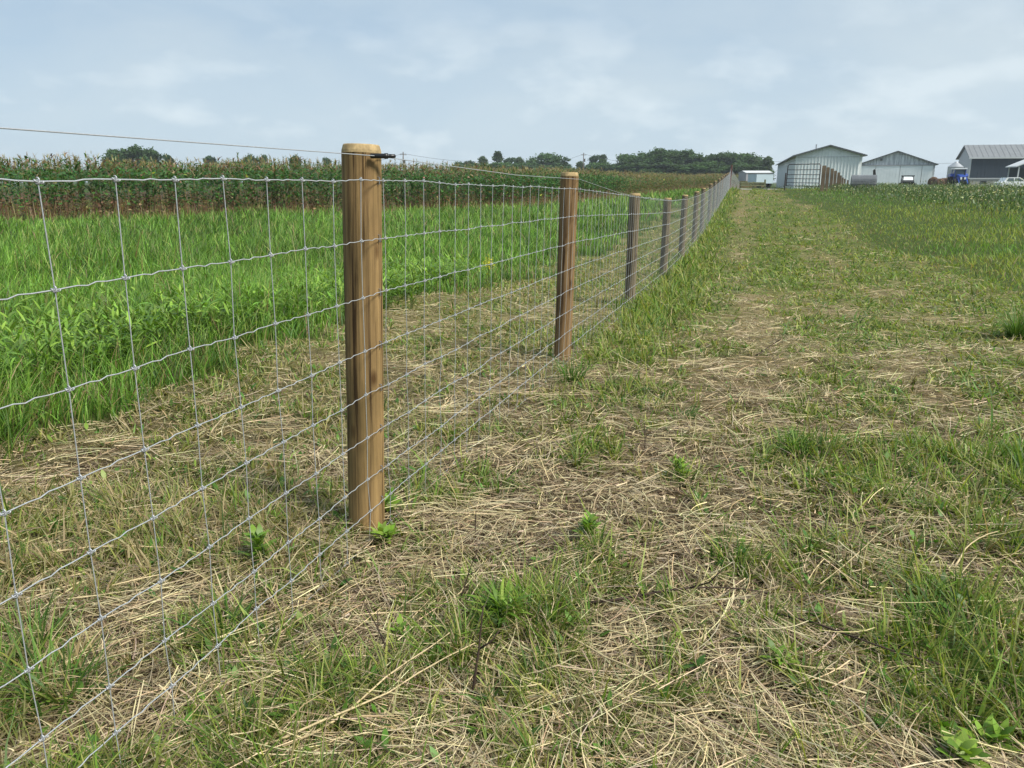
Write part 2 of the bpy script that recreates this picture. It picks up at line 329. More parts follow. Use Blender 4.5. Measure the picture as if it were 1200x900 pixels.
# ------------------------------------------------------------------ fence posts
post_Y = [-.75, 2.55, 5.51, 8.92, 12.74, 16.5, 20.8, 24.5, 29.6, 33.9, 38.2, 42.5, 46.8, 51.1, 55.6, 60.0]
post_h = [1.32, 1.335, 1.335, 1.27, 1.27, 1.31, 1.33, 1.34, 1.36, 1.36, 1.36, 1.36, 1.36, 1.36, 1.36, 1.36]
post_lean = [(0, 0), (.030, .02), (.022, 0), (.012, .01), (.01, 0)]
labels = [None, 'thick brown round wooden fence post nearest the camera, black insulator near its top',
 'reddish brown round wooden fence post, second from the camera along the wire fence', 'grooved grey brown wooden fence post, third from the camera',
 'weathered grey brown fence post, fourth from the camera along the wire fence', 'weathered fence post, fifth from the camera along the wire fence',
 'weathered fence post, sixth from the camera, where the fence starts uphill', 'weathered fence post, seventh from the camera on the uphill run',
 'weathered fence post, eighth from the camera on the uphill run']
words = ['ninth', 'tenth', 'eleventh', 'twelfth', 'thirteenth', 'fourteenth', 'fifteenth']
labels += [f'small distant wooden fence post, {w_} from the camera, below the crest' for w_ in words]
PR = .063
OFFS = [0, .183, .360, .536, .686, .831, .981, 1.095, 1.205]
TOPH = 1.225
def make_post(r, h, m, grooves, seed):
    n = 40; rg = random.Random(seed); prof = [(1.0, -.25), (1.0, 0), (1.0, .3), (.995, .7), (1.0, h-.024)]
    ph = [rg.uniform(0, 6.28) for _ in range(4)]
    b = MB(); V = []; Fc = []
    for rr_, z in prof:
        for k in range(n):
            t = 2*math.pi*k/n
            q = r*rr_*(1 + .018*math.sin(2*t+ph[0]+z*.8) + .012*math.sin(3*t+ph[1]+z) + grooves*math.sin(13*t+ph[2]+.4*math.sin(z*3)))
            V.append((q*math.cos(t), q*math.sin(t), z))
    for i in range(len(prof)-1):
        for k in range(n): Fc.append((i*n+k, i*n+(k+1) % n, (i+1)*n+(k+1) % n, (i+1)*n+k))
    b.add(V, Fc)
    cap = MB(); cap.lathe([(r*1.012, h-.0245), (r*1.0, h-.016), (r*.93, h-.001), (r*.88, h+.002), (.001, h+.003)], (0, 0, 0), n=n)
    return b, cap
posts = []
for i, Y in enumerate(post_Y):
    s = s_of_Y(Y); x, y = xy([-.05, -.05, -.018, -.01][i] if i < 4 else 0, s); z = float(gz(x, y, False)) ; h = post_h[i]
    if i == 0: continue
    m = M_wood if i == 1 else M_wood2 if i == 2 else M_wood3
    t = empty('fence_post', (x, y, z)); lx, ly = post_lean[i] if i < len(post_lean) else (random.uniform(-.012, .02), random.uniform(-.01, .01))
    t.rotation_euler = (-ly, lx, random.uniform(0, 3) if i > 2 else .4)
    t.rotation_euler = (-ly, lx, 0)
    b, cp = make_post(PR if i != 2 else .0625, h, m, .0 if i < 3 else .02, 20+i)
    b.build('shaft', m, t, True); cp.build('end_grain', M_woodtop, t)
    tag(t, labels[i], 'fence post', 'round wooden posts of the wire fence')
    if i < 5:
        for o_ in OFFS[:-1]:
            st = MB(); zz = TOPH - o_; a = -TH - R(8)
            if zz < .08: continue
            px_, py_ = PR*math.cos(a+.0), PR*math.sin(a)
            q = R(-75)  # on the camera side, towards the right edge
            cx_, cy_ = math.cos(q + R(48))*(PR+.001), math.sin(q + R(48))*(PR+.001)
            st.tube([(cx_*.9, cy_*.9, zz-.014), (cx_*1.1, cy_*1.1, zz-.010), (cx_*1.1, cy_*1.1, zz+.010), (cx_*.9, cy_*.9, zz+.014)], .0018, 6)
            st.build('staple', M_staple, t)
    posts.append((s, x, y, z, h))
# corner post at the crest
sE = s_of_Y(65.6); xE, yE = xy(0, sE); zE = float(gz(xE, yE))
b = MB(); b.lathe([(.09, -.2), (.09, 1.93), (.07, 1.98)], (0, 0, 0), n=14); o = b.build('corner_post', M_redpost, None, True); o.location = (xE, yE, zE)
o.rotation_euler = (0, R(3.0), 0)
tag(o, 'tall dark red brown post where the wire fence turns at the crest', 'fence post')

# ------------------------------------------------------------------ woven wire fence
fS = [-7.2, s_of_Y(-.75)] + [p[0] for p in posts] + [sE]
def fence_top(s):
    zs = [float(gz(*xy(0, q), False)) + TOPH for q in fS]; zs[-1] = zE + 1.55
    return float(np.interp(s, fS, zs))
_fz = [float(gz(*xy(0, q), False)) + TOPH for q in fS]; _fz[-1] = zE + 1.70; _fz[-2] += .1
def ftop(s): return float(np.interp(s, fS, _fz))
fence = empty('wire_fence', (*xy(0, 0), float(gz(*xy(0, 0))))); inv = Vector(fence.location)
tag(fence, 'long galvanised woven wire mesh fence running away to the crest', 'wire fence')
SP = .1630; UO = PR + .004
wr = random.Random(5)
stays = [i*SP - .115 for i in range(-22, int(sE/SP))]
jit = {}
def node(k, j):
    if (k, j) not in jit:
        jit[(k, j)] = (wr.gauss(0, .0016), wr.gauss(0, .0022), wr.gauss(0, .0016))
    return jit[(k, j)]
_ls = [p[0] for p in posts[:5]]; _lx = [post_lean[i+1][0] if i < 4 else 0 for i in range(5)]; _ly = [post_lean[i+1][1] if i < 4 else 0 for i in range(5)]
_ub = [-.05, -.018, -.01, 0, 0]
def lean_u(s, hgt): return float(np.interp(s, _ls, _ub)) + max(0, float(np.interp(s, [-4]+_ls, [0]+_lx))*CE - float(np.interp(s, [-4]+_ls, [0]+_ly))*SE)*hgt + .002
def wp(k, j, s=None):
    s0 = stays[k]; x, y = xy(UO + lean_u(s0, TOPH-OFFS[j]), s0); a, b_, c_ = node(k, j); hgt = OFFS[j] * (1 if s0 < 40 else 1 + .3*(s0-40)/26)
    # bellies a little between posts
    return Vector((x + a, y + a, ftop(s0) - hgt + b_)) - inv
for j in range(9):
    b = MB(); P = []
    for k in range(len(stays)-1):
        p, q = wp(k, j), wp(k+1, j); P.append(p)
        if stays[k] < 14:
            cr = .0022 * (1 if j else .6)
            P += [p.lerp(q, .30) + Vector((0, 0, cr*.4+wr.gauss(0, .0006))), p.lerp(q, .44) + Vector((0, 0, -cr)), p.lerp(q, .56) + Vector((0, 0, cr)), p.lerp(q, .72) + Vector((0, 0, wr.gauss(0, .0006)))]
    b.tube(P, (.0016 if j in (0, 8) else .00138), 5)
    b.build('line_wire', M_wire, fence, True)
def knot(b, c, near):
    if near:
        P = []; 
        for i in range(15):
            t = i/14; a = t*2*math.pi*2.2 + 1.0
            P.append((c[0] + .0036*math.cos(a)*CE, c[1] + .0036*math.cos(a)*-SE - 0, c[2] + .0036*math.sin(a)*.9 + (t-.5)*.008))
        b.tube(P, .0013, 5)
        P = []
        for i in range(15):
            t = i/14; a = t*2*math.pi*2.0
            d = (t-.5)*.018
            P.append((c[0] + d*SE + .0034*math.cos(a)*CE, c[1] + d*CE - .0034*math.cos(a)*SE, c[2] + .0034*math.sin(a)))
        b.tube(P, .0012, 5)
    else:
        b.tube([c + Vector((0, 0, .008)), c, c - Vector((0, 0, .008))], [.002, .0045, .002], 4)
rest = MB(); cnt = 0
for k in range(len(stays)-1):
    s0 = stays[k]; one = cnt < 100 and s0 > -2.3; b = MB() if one else rest
    P = []
    for j in range(9):
        c = wp(k, j); P.append(c + Vector((0, 0, .006 if j else .003)))
        P.append(c - Vector((0, 0, .006)))
    P[1:-1] = P[1:-1]
    b.tube(P, .00115 if s0 < 20 else .0016, 4 if s0 > 6 else 5)
    for j in range(9):
        if s0 < 26: knot(b, wp(k, j), -2.3 < s0 < 4.5)
    if one: b.build('stay_wire', M_wire, fence, True); cnt += 1
o = rest.build('stay_wires', M_wire, fence, True); o['kind'] = 'stuff'
# the run that turns the corner and drops away beyond the crest
fc = empty('wire_fence', (xE, yE, zE)); tag(fc, 'short wire mesh run dropping away beyond the red brown corner post', 'wire fence')
d0 = Vector((xE, yE, 0)); pE = at(866, 222, 80.0)
def cpt(t, f): 
    x = xE + (pE.x-xE)*t; y = yE + (pE.y-yE)*t; zb = zE + (pE.z-.1-zE)*t; return Vector((x-xE, y-yE, zb + (1.75-.85*t)*f - zE))
for j in range(9):
    b = MB(); b.tube([cpt(t/6, j/8+.01) for t in range(7)], .0035, 4); b.build('line_wire', M_wire, fc)
b = MB()
for i in range(56):
    b.tube([cpt(i/55, .01), cpt(i/55, 1)], .004, 3)
o = b.build('stay_wires', M_wire, fc); o['kind'] = 'stuff'

# electric strand along the post tops, with its insulator
PLUS = 0
def post_top(i, dz): s, x, y, z, h = posts[i]; xx, yy = xy(PR + .006 + (lean_u(s, h) if i < 4 else 0), s); return Vector((xx, yy, z + h - dz))
b = MB(); P = [Vector((*xy(PR-.01, -7.2), float(gz(*xy(0, 0), False)) + 1.30)), Vector((*xy(PR-.01, -1.6), posts[0][3]+1.302)), post_top(0, .036)]
for i in range(1, len(posts)): P += [P[-1].lerp(post_top(i, .045), .5) - Vector((0, 0, .015)), post_top(i, .045)]
P.append(Vector((xE, yE, zE+1.75)))
b.tube(P, .0014, 5); o = b.build('electric_wire', M_wire, None, True); tag(o, 'single smooth strand of wire running above the mesh along the post tops', 'wire')
ins = empty('insulator', post_top(0, .036)); ins.rotation_euler = (R(0), 0, -TH); tag(ins, 'black plastic tube insulator on the strand at the nearest post', 'insulator')
b = MB(); b.lathe([(.004, -.026), (.0078, -.024), (.0078, .018), (.009, .020), (.009, .030), (.004, .032)], (0, 0, 0), 'y', 14); b.build('sleeve', M_black, ins, True)
b = MB(); b.lathe([(.0045, .030), (.0065, .034), (.0062, .052), (.003, .055)], (0, 0, 0), 'y', 14); b.build('end_cap', M_black, ins, True)
ins.location = post_top(0, .036) + Vector((.006, -.006, 0)); ins.rotation_euler = (0, 0, -R(72))

# ------------------------------------------------------------------ ground cover
STRAW = [(.66, .56, .33), (.49, .40, .23), (.34, .26, .15), (.18, .13, .08), (.44, .36, .25)]
def lay_straw(n, r0, r1):
    x, y, r = fan(n, r0, r1); g = green(x, y); uu, ss_ = us(x, y); keep = (rng.random(n) > g*.45 + .3*sst(-uu, .2, .8)*sst(ss_, .3, 1.5) + .22*sst(ss_, 4, 14)) & (tall_left(x, y) < .5) & (tall_right(x, y) < .5)
    x, y, r = x[keep], y[keep], r[keep]; n = len(x)
    fl = fbm(x, y, 1.9, 50, 3)*2*math.pi*2.4
    ph = fl + rng.normal(0, .95, n); flip = rng.random(n) < .5; ph = ph + flip*math.pi
    ln = np.where(rng.random(n) < .35, rng.uniform(.012, .05, n), np.clip(rng.gamma(2.6, .034, n), .02, .40)) * (1 + .03*r); lay = rng.random(n)
    z = gz(x, y) + .001 + lay**1.5*.035
    P = np.stack([x - np.sin(ph)*ln/2, y - np.cos(ph)*ln/2, z], 1)
    W = rng.uniform(.0009, .0027, n)*(1+.16*np.maximum(r-1, 0)); W = np.where(ln < .05, W*1.5, W)
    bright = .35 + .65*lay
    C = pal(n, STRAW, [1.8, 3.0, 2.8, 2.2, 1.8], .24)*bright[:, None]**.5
    a0 = R(90) - rng.normal(.04, .12, n); 
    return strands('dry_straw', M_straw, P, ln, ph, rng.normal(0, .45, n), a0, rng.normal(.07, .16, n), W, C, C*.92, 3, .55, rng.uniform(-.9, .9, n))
def bundles(nb, r0, r1):
    x, y, r = fan(nb, r0, r1); g = green(x, y); keep = (rng.random(nb) > g*1.1) & (tall_left(x, y) < .3) & (tall_right(x, y) < .3); x, y, r = x[keep], y[keep], r[keep]; k = 14; n = len(x)*k
    ph = fbm(x, y, 1.9, 50, 3)*2*math.pi*2.4 + rng.normal(0, .7, len(x)); X = np.repeat(x, k); Y = np.repeat(y, k); PHc = np.repeat(ph, k); off = rng.normal(0, .04, n)*(1+.1*np.repeat(r, k)); al = rng.normal(0, .07, n)
    X = X + off*np.cos(PHc) + al*np.sin(PHc); Y = Y - off*np.sin(PHc) + al*np.cos(PHc); PH = PHc + rng.normal(0, .30, n); ln = rng.uniform(.07, .27, n); cv = np.repeat(rng.normal(0, .5, len(x)), k)+rng.normal(0, .12, n)
    P = np.stack([X-np.sin(PH)*ln/2, Y-np.cos(PH)*ln/2, gz(X, Y)+rng.uniform(.02, .055, n)], 1); rr2 = np.repeat(r, k)
    C = pal(n, STRAW, [4, 3.2, 1.2, .3, 1.6], .13)*np.repeat(rng.uniform(.75, 1.15, len(x)), k)[:, None]
    return strands('straw_wisps', M_straw, P, ln, PH, cv, R(90)-rng.normal(.02, .07, n), rng.normal(.04, .1, n), rng.uniform(.0012, .0030, n)*(1+.12*np.maximum(rr2-1, 0)), C, C*.95, 4, .5, rng.uniform(-.8, .8, n))
o = bundles(1700, .8, 10); tag(o, 'combed wisps of longer pale straw lying on top of the cut hay', 'dry straw', kind='stuff')
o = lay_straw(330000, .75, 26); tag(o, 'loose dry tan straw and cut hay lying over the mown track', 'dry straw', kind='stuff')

def short_grass(n, r0, r1):
    x, y, r = fan(n, r0, r1)
    # gather blades of the near field into tufts
    k = r < 9; cell = .085
    ox, oy = x.copy(), y.copy(); cx_ = (np.floor(x/cell)+.5+ .7*(vn(np.floor(x/cell), np.floor(y/cell), 1, 71)-.5))*cell; cy_ = (np.floor(y/cell)+.5+.7*(vn(np.floor(x/cell), np.floor(y/cell), 1, 72)-.5))*cell
    x = np.where(k, x*.45+cx_*.55, x); y = np.where(k, y*.45+cy_*.55, y)
    g = green(x, y); keep = (rng.random(n) < np.clip(g*1.5-.06, .05, 1)) & (tall_left(x, y) < .4) & (tall_right(x, y) < .6)
    x, y, r, g, ox, oy = x[keep], y[keep], r[keep], g[keep], ox[keep], oy[keep]; n = len(x); u, s = us(x, y)
    fence_foot = np.exp(-((u-.32)/.30)**2)*sst(s, 2, 6)*.45
    ln = rng.uniform(.03, .09, n)*(.6+.9*g)*(1+1.1*fence_foot) * (1+.012*r); ln = np.where(rng.random(n) < .12, ln*1.9, ln)*(1-.35*((u < -.15) & (u > -2.6) & (s > 0)))*(1-.25*sst(u, .7, 1.0)*sst(s, 1.5, 4)); mown = sst(np.abs(u-.2), .5, .8)*sst(s, 1, 4)
    ph = np.arctan2(ox-x, oy-y) + rng.normal(0, .5, n); ph = np.where(r < 9, ph, rng.uniform(-math.pi, math.pi, n))
    mown_left = (u < -.15) & (u > -2.6)
    dryf = rng.random(n) < (.55 - .5*g + .25*sst(r, 7, 20)*(1-g) + .45*mown_left)
    C = pal(n, [(.14, .235, .032), (.065, .13, .022), (.20, .235, .05), (.29, .33, .075)], [3, 2.4, 3, 1.8], .2)
    Cd = pal(n, [(.34, .28, .14), (.24, .19, .10), (.28, .26, .11), (.42, .34, .19)], [3, 2, 3, 1.5], .2)
    C = np.where(dryf[:, None], Cd, C)
    W = (.0028+.0046*rng.random(n))*(1 + .24*np.maximum(r-2, 0)*(1-.30*sst(r,10,40)))
    P = np.stack([x, y, gz(x, y) - .004], 1)
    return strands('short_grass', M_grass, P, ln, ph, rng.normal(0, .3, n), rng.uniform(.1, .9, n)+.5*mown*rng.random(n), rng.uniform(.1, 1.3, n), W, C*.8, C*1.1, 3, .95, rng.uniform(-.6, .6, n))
o = short_grass(520000, .75, 75); tag(o, 'short patchy green grass growing through the straw', 'grass', kind='stuff')

def tall_strip(n):
    x, y, r = fan(n, 3.0, 75); x = x - 1.0; t = tall_left(x, y); keep = rng.random(n) < t
    x, y, r = x[keep], y[keep], r[keep]; n = len(x); u, s = us(x, y); e = edge_dist(x, y)
    nn = fbm(x, y, .5, 61); ln = (rng.uniform(.20, .50, n))*(.15+1.6*nn)*(.6+.9*fbm(x, y, 1.8, 64, 2)) * (.45+.55*sst(-u, 1.9, 3.6))
    P = np.stack([x, y, gz(x, y)-.01], 1)
    C = pal(n, [(.13, .255, .034), (.07, .155, .025), (.18, .32, .05), (.26, .32, .085)], [3.4, 3.4, 2.4, 1.1], .26) * (.45+1.1*fbm(x, y, .6, 66))[:, None]
    dr = (rng.random(n) < .04 + .10*sst(u, -3.2, -2) + .25*np.exp(-((e+1.2)/1.3)**2)*(.4+fbm(x, y, .25, 77)))[:, None]; C = np.where(dr, pal(n, [(.30, .24, .12), (.22, .15, .09)], [1, 1]), C)
    W = (.004+.004*rng.random(n))*(1+.17*np.maximum(r-3, 0))
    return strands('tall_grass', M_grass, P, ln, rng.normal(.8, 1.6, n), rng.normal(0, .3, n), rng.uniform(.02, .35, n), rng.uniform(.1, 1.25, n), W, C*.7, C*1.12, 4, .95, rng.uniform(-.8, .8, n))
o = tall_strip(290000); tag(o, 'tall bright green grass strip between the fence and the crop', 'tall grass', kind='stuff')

def right_field(n):
    x, y, r = fan(n, 5.0, 95); t = tall_right(x, y); keep = rng.random(n) < t*.95+.0
    x, y, r = x[keep], y[keep], r[keep]; n = len(x); u, s = us(x, y); nn = fbm(x, y, .45, 81)
    ln = rng.uniform(.08, .24, n)*(.2+1.4*nn)*(.6+.4*sst(u, 4.5, 7))
    yl = fbm(x, y, .16, 90, 3)
    C = np.where((rng.random(n) < sst(yl, .42, .6))[:, None], pal(n, [(.30, .34, .055), (.19, .28, .045)], [1, 1]), pal(n, [(.14, .27, .036), (.085, .185, .027), (.19, .32, .05)], [3, 2, 2]))
    dr = (rng.random(n) < .10 + .3*(1-sst(u, 4.3, 6.5)))[:, None]; C = np.where(dr, pal(n, [(.30, .25, .12), (.22, .17, .09)], [1, 1]), C)
    W = (.004+.004*rng.random(n))*(1+.08*np.maximum(r-3, 0)); P = np.stack([x, y, gz(x, y)-.01], 1)
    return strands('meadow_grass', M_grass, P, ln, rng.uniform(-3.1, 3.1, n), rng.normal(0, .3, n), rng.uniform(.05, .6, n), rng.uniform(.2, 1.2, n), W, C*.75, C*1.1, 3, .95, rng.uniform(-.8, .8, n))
o = right_field(240000); tag(o, 'yellow green knee high grass on the right of the mown track', 'meadow grass', kind='stuff')

# small broad leaves among the straw
def broad(n):
    x, y, r = fan(n, .9, 9); g = green(x, y); keep = (rng.random(n) < g*1.3-.15) & (tall_left(x, y) < .4); x, y, r = x[keep], y[keep], r[keep]; n = len(x)
    C = pal(n, [(.10, .21, .03), (.06, .14, .022), (.17, .25, .04)], [3, 2, 1]); P = np.stack([x, y, gz(x, y)+rng.uniform(.005, .03, n)], 1)
    return strands('ground_leaves', M_leaf, P, rng.uniform(.02, .055, n), rng.uniform(-3, 3, n), np.zeros(n), rng.uniform(.4, 1.3, n), rng.uniform(0, .8, n), rng.uniform(.008, .022, n), C, C, 4, roll=rng.uniform(-.3, .3, n), shape=[.15, .8, 1, .7, .05])
o = broad(12000); tag(o, 'small broad green weed leaves low in the straw', 'ground leaves', kind='stuff')
def weed_fill(n):      # lanceolate leaves massed along the front of the tall strip
    s = rng.uniform(-3, 9, n)**1.0; x, y = xy(-2.5 - rng.gamma(2, .35, n), s); z = rng.random(n)
    C = pal(n, [(.13, .235, .034), (.19, .31, .045), (.08, .14, .026)], [3, 2, 2])*(.8+.4*z)[:, None]
    P = np.stack([x, y, gz(x, y)+.02+z*.30*(.4+fbm(x, y, .9, 99))], 1)
    return strands('weed_leaves', M_leaf, P, rng.uniform(.06, .15, n), rng.uniform(-3.1, 3.1, n), np.zeros(n), rng.uniform(.5, 1.2, n), rng.uniform(.2, 1, n), rng.uniform(.012, .024, n), C, C*1.1, 4, roll=rng.uniform(-.4, .4, n), shape=[.2, .85, 1, .7, .05])
o = weed_fill(15000); tag(o, 'narrow weed leaves massed at the front of the tall grass', 'weeds', kind='stuff')

# ------------------------------------------------------------------ single plants and twigs
M_twig = mat('dark_twig', (.055, .035, .025), .8, noise=.4, nscale=30)
def weed(px_, py_, h, nl, lab, cat, group=None, lw=.016, ll=.11, cols=((.16, .28, .04), (.10, .18, .028), (.22, .34, .055)), stemc=(.10, .10, .035), nstem=1, flower=None, name='leafy_weed'):
    z0 = float(gz(px_, py_)); t = empty(name, (px_, py_, z0)); rg = random.Random(int(px_*1000+py_*77))
    st = MB(); P = []; A = []; T_ = []
    for q in range(nstem):
        lx, ly = rg.uniform(-.22, .22), rg.uniform(-.22, .22); hh = h*rg.uniform(.8, 1.05) if q else h; bx, by = (rg.uniform(-.03, .03), rg.uniform(-.03, .03)) if q else (0, 0)
        cur = lambda t_: (bx + lx*hh*t_*t_, by + ly*hh*t_*t_, hh*t_)
        st.tube([cur(i/5) for i in range(6)], [.0035*(1-.12*i) for i in range(6)], 5)
        for i in range(nl):
            f = .15 + .85*(i+rg.random())/nl; P.append(cur(f)); A.append(i*2.4+rg.uniform(-.4, .4)); T_.append(f)
    n = len(P); P = np.array(P); A = np.array(A); T_ = np.array(T_)
    st.build('stem', M_st, t, True)
    C = pal(n, list(cols), [1]*len(cols), .12)
    strands('foliage', M_leaf, P, ll*(1.15-.6*T_)*rng.uniform(.8, 1.15, n), A, rng.normal(0, .15, n), .5+rng.uniform(0, .4, n)-.2*T_, rng.uniform(.4, 1.1, n), lw*(1.1-.4*T_)*rng.uniform(.8, 1.2, n), C*.9, C*1.1, 5, roll=rng.uniform(-.2, .2, n), shape=[.12, .7, 1, .85, .5, .04], parent=t)
    if flower:
        m = 160; fp = np.array(P[-1])+rng.normal(0, 1, (m, 3))*np.array([.035, .035, .045])+np.array([0, 0, .03]); C = pal(m, [(.75, .62, .03), (.6, .5, .05)], [2, 1], .1)
        fo_ = strands('blossom', M_leaf, fp, rng.uniform(.008, .014, m), rng.uniform(-3, 3, m), np.zeros(m), rng.uniform(0, 1.5, m), np.zeros(m), np.full(m, .010), C, C, 2, .2, parent=t); fo_['kind'] = 'stuff'
    tag(t, lab, cat, group); return t
M_st = mat('weed_stem', (.12, .14, .04), .7)
wrg = random.Random(4)
for i in range(34):
    s = wrg.uniform(-1.6, 2.6); u = -2.35 - wrg.random()**1.3*1.5 - .15*max(0, s-1); x, y = xy(u, s)
    weed(x, y, wrg.uniform(.30, .62), 20, 'upright leafy green weed with narrow pointed leaves in the patch at the left edge', 'weed', 'leafy weeds left of the fence', nstem=2, lw=.02, ll=.14)
for px_, py_, lab in [(-1.9, 6.75, 'bright green leafy weed at the tall grass front, just left of the nearest post'), (-1.1, 8.3, 'bright green leafy weed in tall grass right of the nearest post')]:
    weed(px_, py_, .5, 26, lab, 'weed', nstem=3, ll=.12)
weed(-.33, 10.2, .42, 24, 'yellow flowering goldenrod at the edge of the tall grass', 'goldenrod', nstem=2, flower=True, cols=((.2, .27, .04), (.12, .2, .03)), name='goldenrod')
BR = ((.17, .29, .035), (.11, .20, .028), (.23, .34, .05))
for u, s, h, nl, lab, ll, lw, ns in [(1.70, -.72, .07, 8, 'broad leaved bright green weed at the lower right corner', .075, .042, 2), (1.80, -.64, .05, 7, 'low green dock weed beside the broad leaved weed at the lower right', .08, .028, 2),
    (.06, -.10, .05, 10, 'small leafy weed against the foot of the nearest post', .08, .028, 3), (.62, -.45, .07, 16, 'dark green rosette of grassy leaves in the straw at bottom centre', .13, .012, 3),
    (.36, -.62, .06, 6, 'tiny light green seedling in the straw below the rosette', .05, .022, 1), (1.0, .75, .10, 18, 'yellow green feathery clump beyond the fallen stems', .07, .012, 3),
    (-.02, .12, .07, 10, 'leafy weed just left of the nearest post base', .07, .026, 2), (1.35, -.5, .06, 8, 'small low weed in the straw left of the lower right weeds', .06, .02, 2),
    (-.25, -.35, .12, 14, 'leafy weed behind the mesh at lower left', .08, .026, 2), (.75, .1, .08, 12, 'dark leafy weed in the straw right of centre', .07, .022, 3)]:
    weed(*xy(u, s), h, nl, lab, 'weed', None, lw, ll, BR, nstem=ns)
def tuft(u, s, n, h, lab, cols):
    x0, y0 = xy(u, s); z0 = float(gz(x0, y0)); x = np.clip(rng.normal(0, .035, n), -.06, .06); y = np.clip(rng.normal(0, .035, n), -.06, .06); C = pal(n, cols, [1]*len(cols), .15)
    o = strands('grass_tuft', M_grass, np.stack([x, y, np.full(n, -.005)], 1), rng.uniform(.5, 1.1, n)*h, np.arctan2(x, y)+rng.normal(0, .5, n), rng.normal(0, .2, n), rng.uniform(.05, .5, n), rng.uniform(.3, 1.5, n), rng.uniform(.004, .009, n), C*.75, C*1.1, 5, .9, rng.uniform(-.5, .5, n))
    o.location = (x0, y0, z0); tag(o, lab, 'grass tuft')
GC = [(.085, .18, .03), (.06, .13, .022), (.13, .22, .04)]
for u, s, n, h, lab in [(-.30, -1.12, 60, .24, 'tall grass tuft behind the mesh at the bottom left corner'), (-.55, -.95, 50, .22, 'grass tuft at the left edge near the bottom'), (-.12, -.72, 35, .16, 'grass tuft behind the mesh left of bottom centre'),
    (1.5, 1.3, 70, .16, 'green grass tuft in the middle of the track right of centre'), (2.45, 1.35, 90, .24, 'dark green lying grass clump at the right edge'), (.95, 1.7, 40, .13, 'green tuft on the track beyond the fallen twigs'),
    (1.75, -.15, 50, .13, 'grass tuft above the broad leaved weed at lower right'), (.3, .45, 40, .12, 'grass tuft right of the nearest post base'), (1.2, .1, 45, .11, 'low green tuft in the straw right of bottom centre'), (3.6, 5.4, 200, .36, 'big green grass clump at the right edge beyond the track'), (.2, 2.4, 70, .22, 'grass clump at the foot of the fence before the second post')]:
    tuft(u, s, n, h, lab, GC)
def twig(u, s, az, inc, ln, r, lab, z=0.0, cols=M_twig, fork=True, nm='twig'):
    x0, y0 = xy(u, s); rg = random.Random(int(u*999+s*77)); p = Vector((0, 0, -.01)); P = [p]; a, i_ = az, inc
    for k in range(7):
        a += rg.uniform(-.2, .2); i_ += rg.uniform(-.1, .1); p = p + Vector((math.sin(i_)*math.sin(a), math.sin(i_)*math.cos(a), math.cos(i_)))*ln/7; P.append(p)
    b = MB(); b.tube(P, [r*(1-.09*k) for k in range(8)], 6)
    if fork:
        q = P[4]; a2 = az+1.0; b.tube([q, q+Vector((math.sin(a2), math.cos(a2), .7))*ln*.12, q+Vector((math.sin(a2), math.cos(a2), 1))*ln*.2], [r*.6, r*.5, r*.3], 5)
    o = b.build(nm, cols, None, True); o.location = (x0, y0, float(gz(x0, y0))+z); tag(o, lab, 'twig' if nm == 'twig' else 'straw stem')
twig(.37, -.02, .3, .05, .15, .0030, 'short dark twig standing upright in the straw right of the nearest post', fork=False)
twig(.63, -.80, .5, .22, .25, .0048, 'dark bent twig standing in the straw at bottom centre')
twig(.45, -.45, 1.1, .4, .24, .0030, 'thin dark twig leaning right, left of the bent twig')
twig(.40, -.72, -1.2, .6, .2, .0028, 'thin dark twig leaning left at lower centre')
twig(.82, 1.1, .4, .25, .16, .003, 'short dark twig rising from the straw heap by the track')
twig(.83, -.35, 1.45, 1.5, .55, .0042, 'long thin brown twig lying flat across the straw right of centre', .04)
twig(1.35, -.25, 2.4, 1.45, .42, .0036, 'black thin twig lying diagonally in the lower right straw', .045, fork=False)
twig(.15, -.45, -.9, 1.2, .2, .002, 'small dark twig below the nearest post', .02)
twig(1.75, 1.2, 2.4, 1.3, .32, .0028, 'dark twig lying by the dark green clump at the right', .04)
twig(2.8, 3.0, 1.0, 1.45, .55, .004, 'dark twig lying on dry ground at the right edge', .03, fork=False)
twig(1.35, 3.6, .9, 1.4, .5, .004, 'dark twig lying on the track before the second post', .03)
M_st2 = mat('dry_stem', (.58, .46, .26), .6, noise=.3, nscale=30)
for u, s, az, ln, lab in [(.22, -1.15, 1.25, .62, 'long pale dry stem curving across the straw at the bottom'), (.30, -1.1, 1.15, .5, 'second long pale stem beside the curving one at the bottom'), (.75, -.5, 2.5, .4, 'pale stem lying towards the camera right of centre'), (-.95, -.55, 1.5, .5, 'pale lying stem behind the mesh at the left'), (1.9, .2, .8, .3, 'bright pale stem lying at the right of the track')]:
    twig(u, s, az, 1.47, ln, .0034, lab, .045, M_st2, False, 'dry_stem')

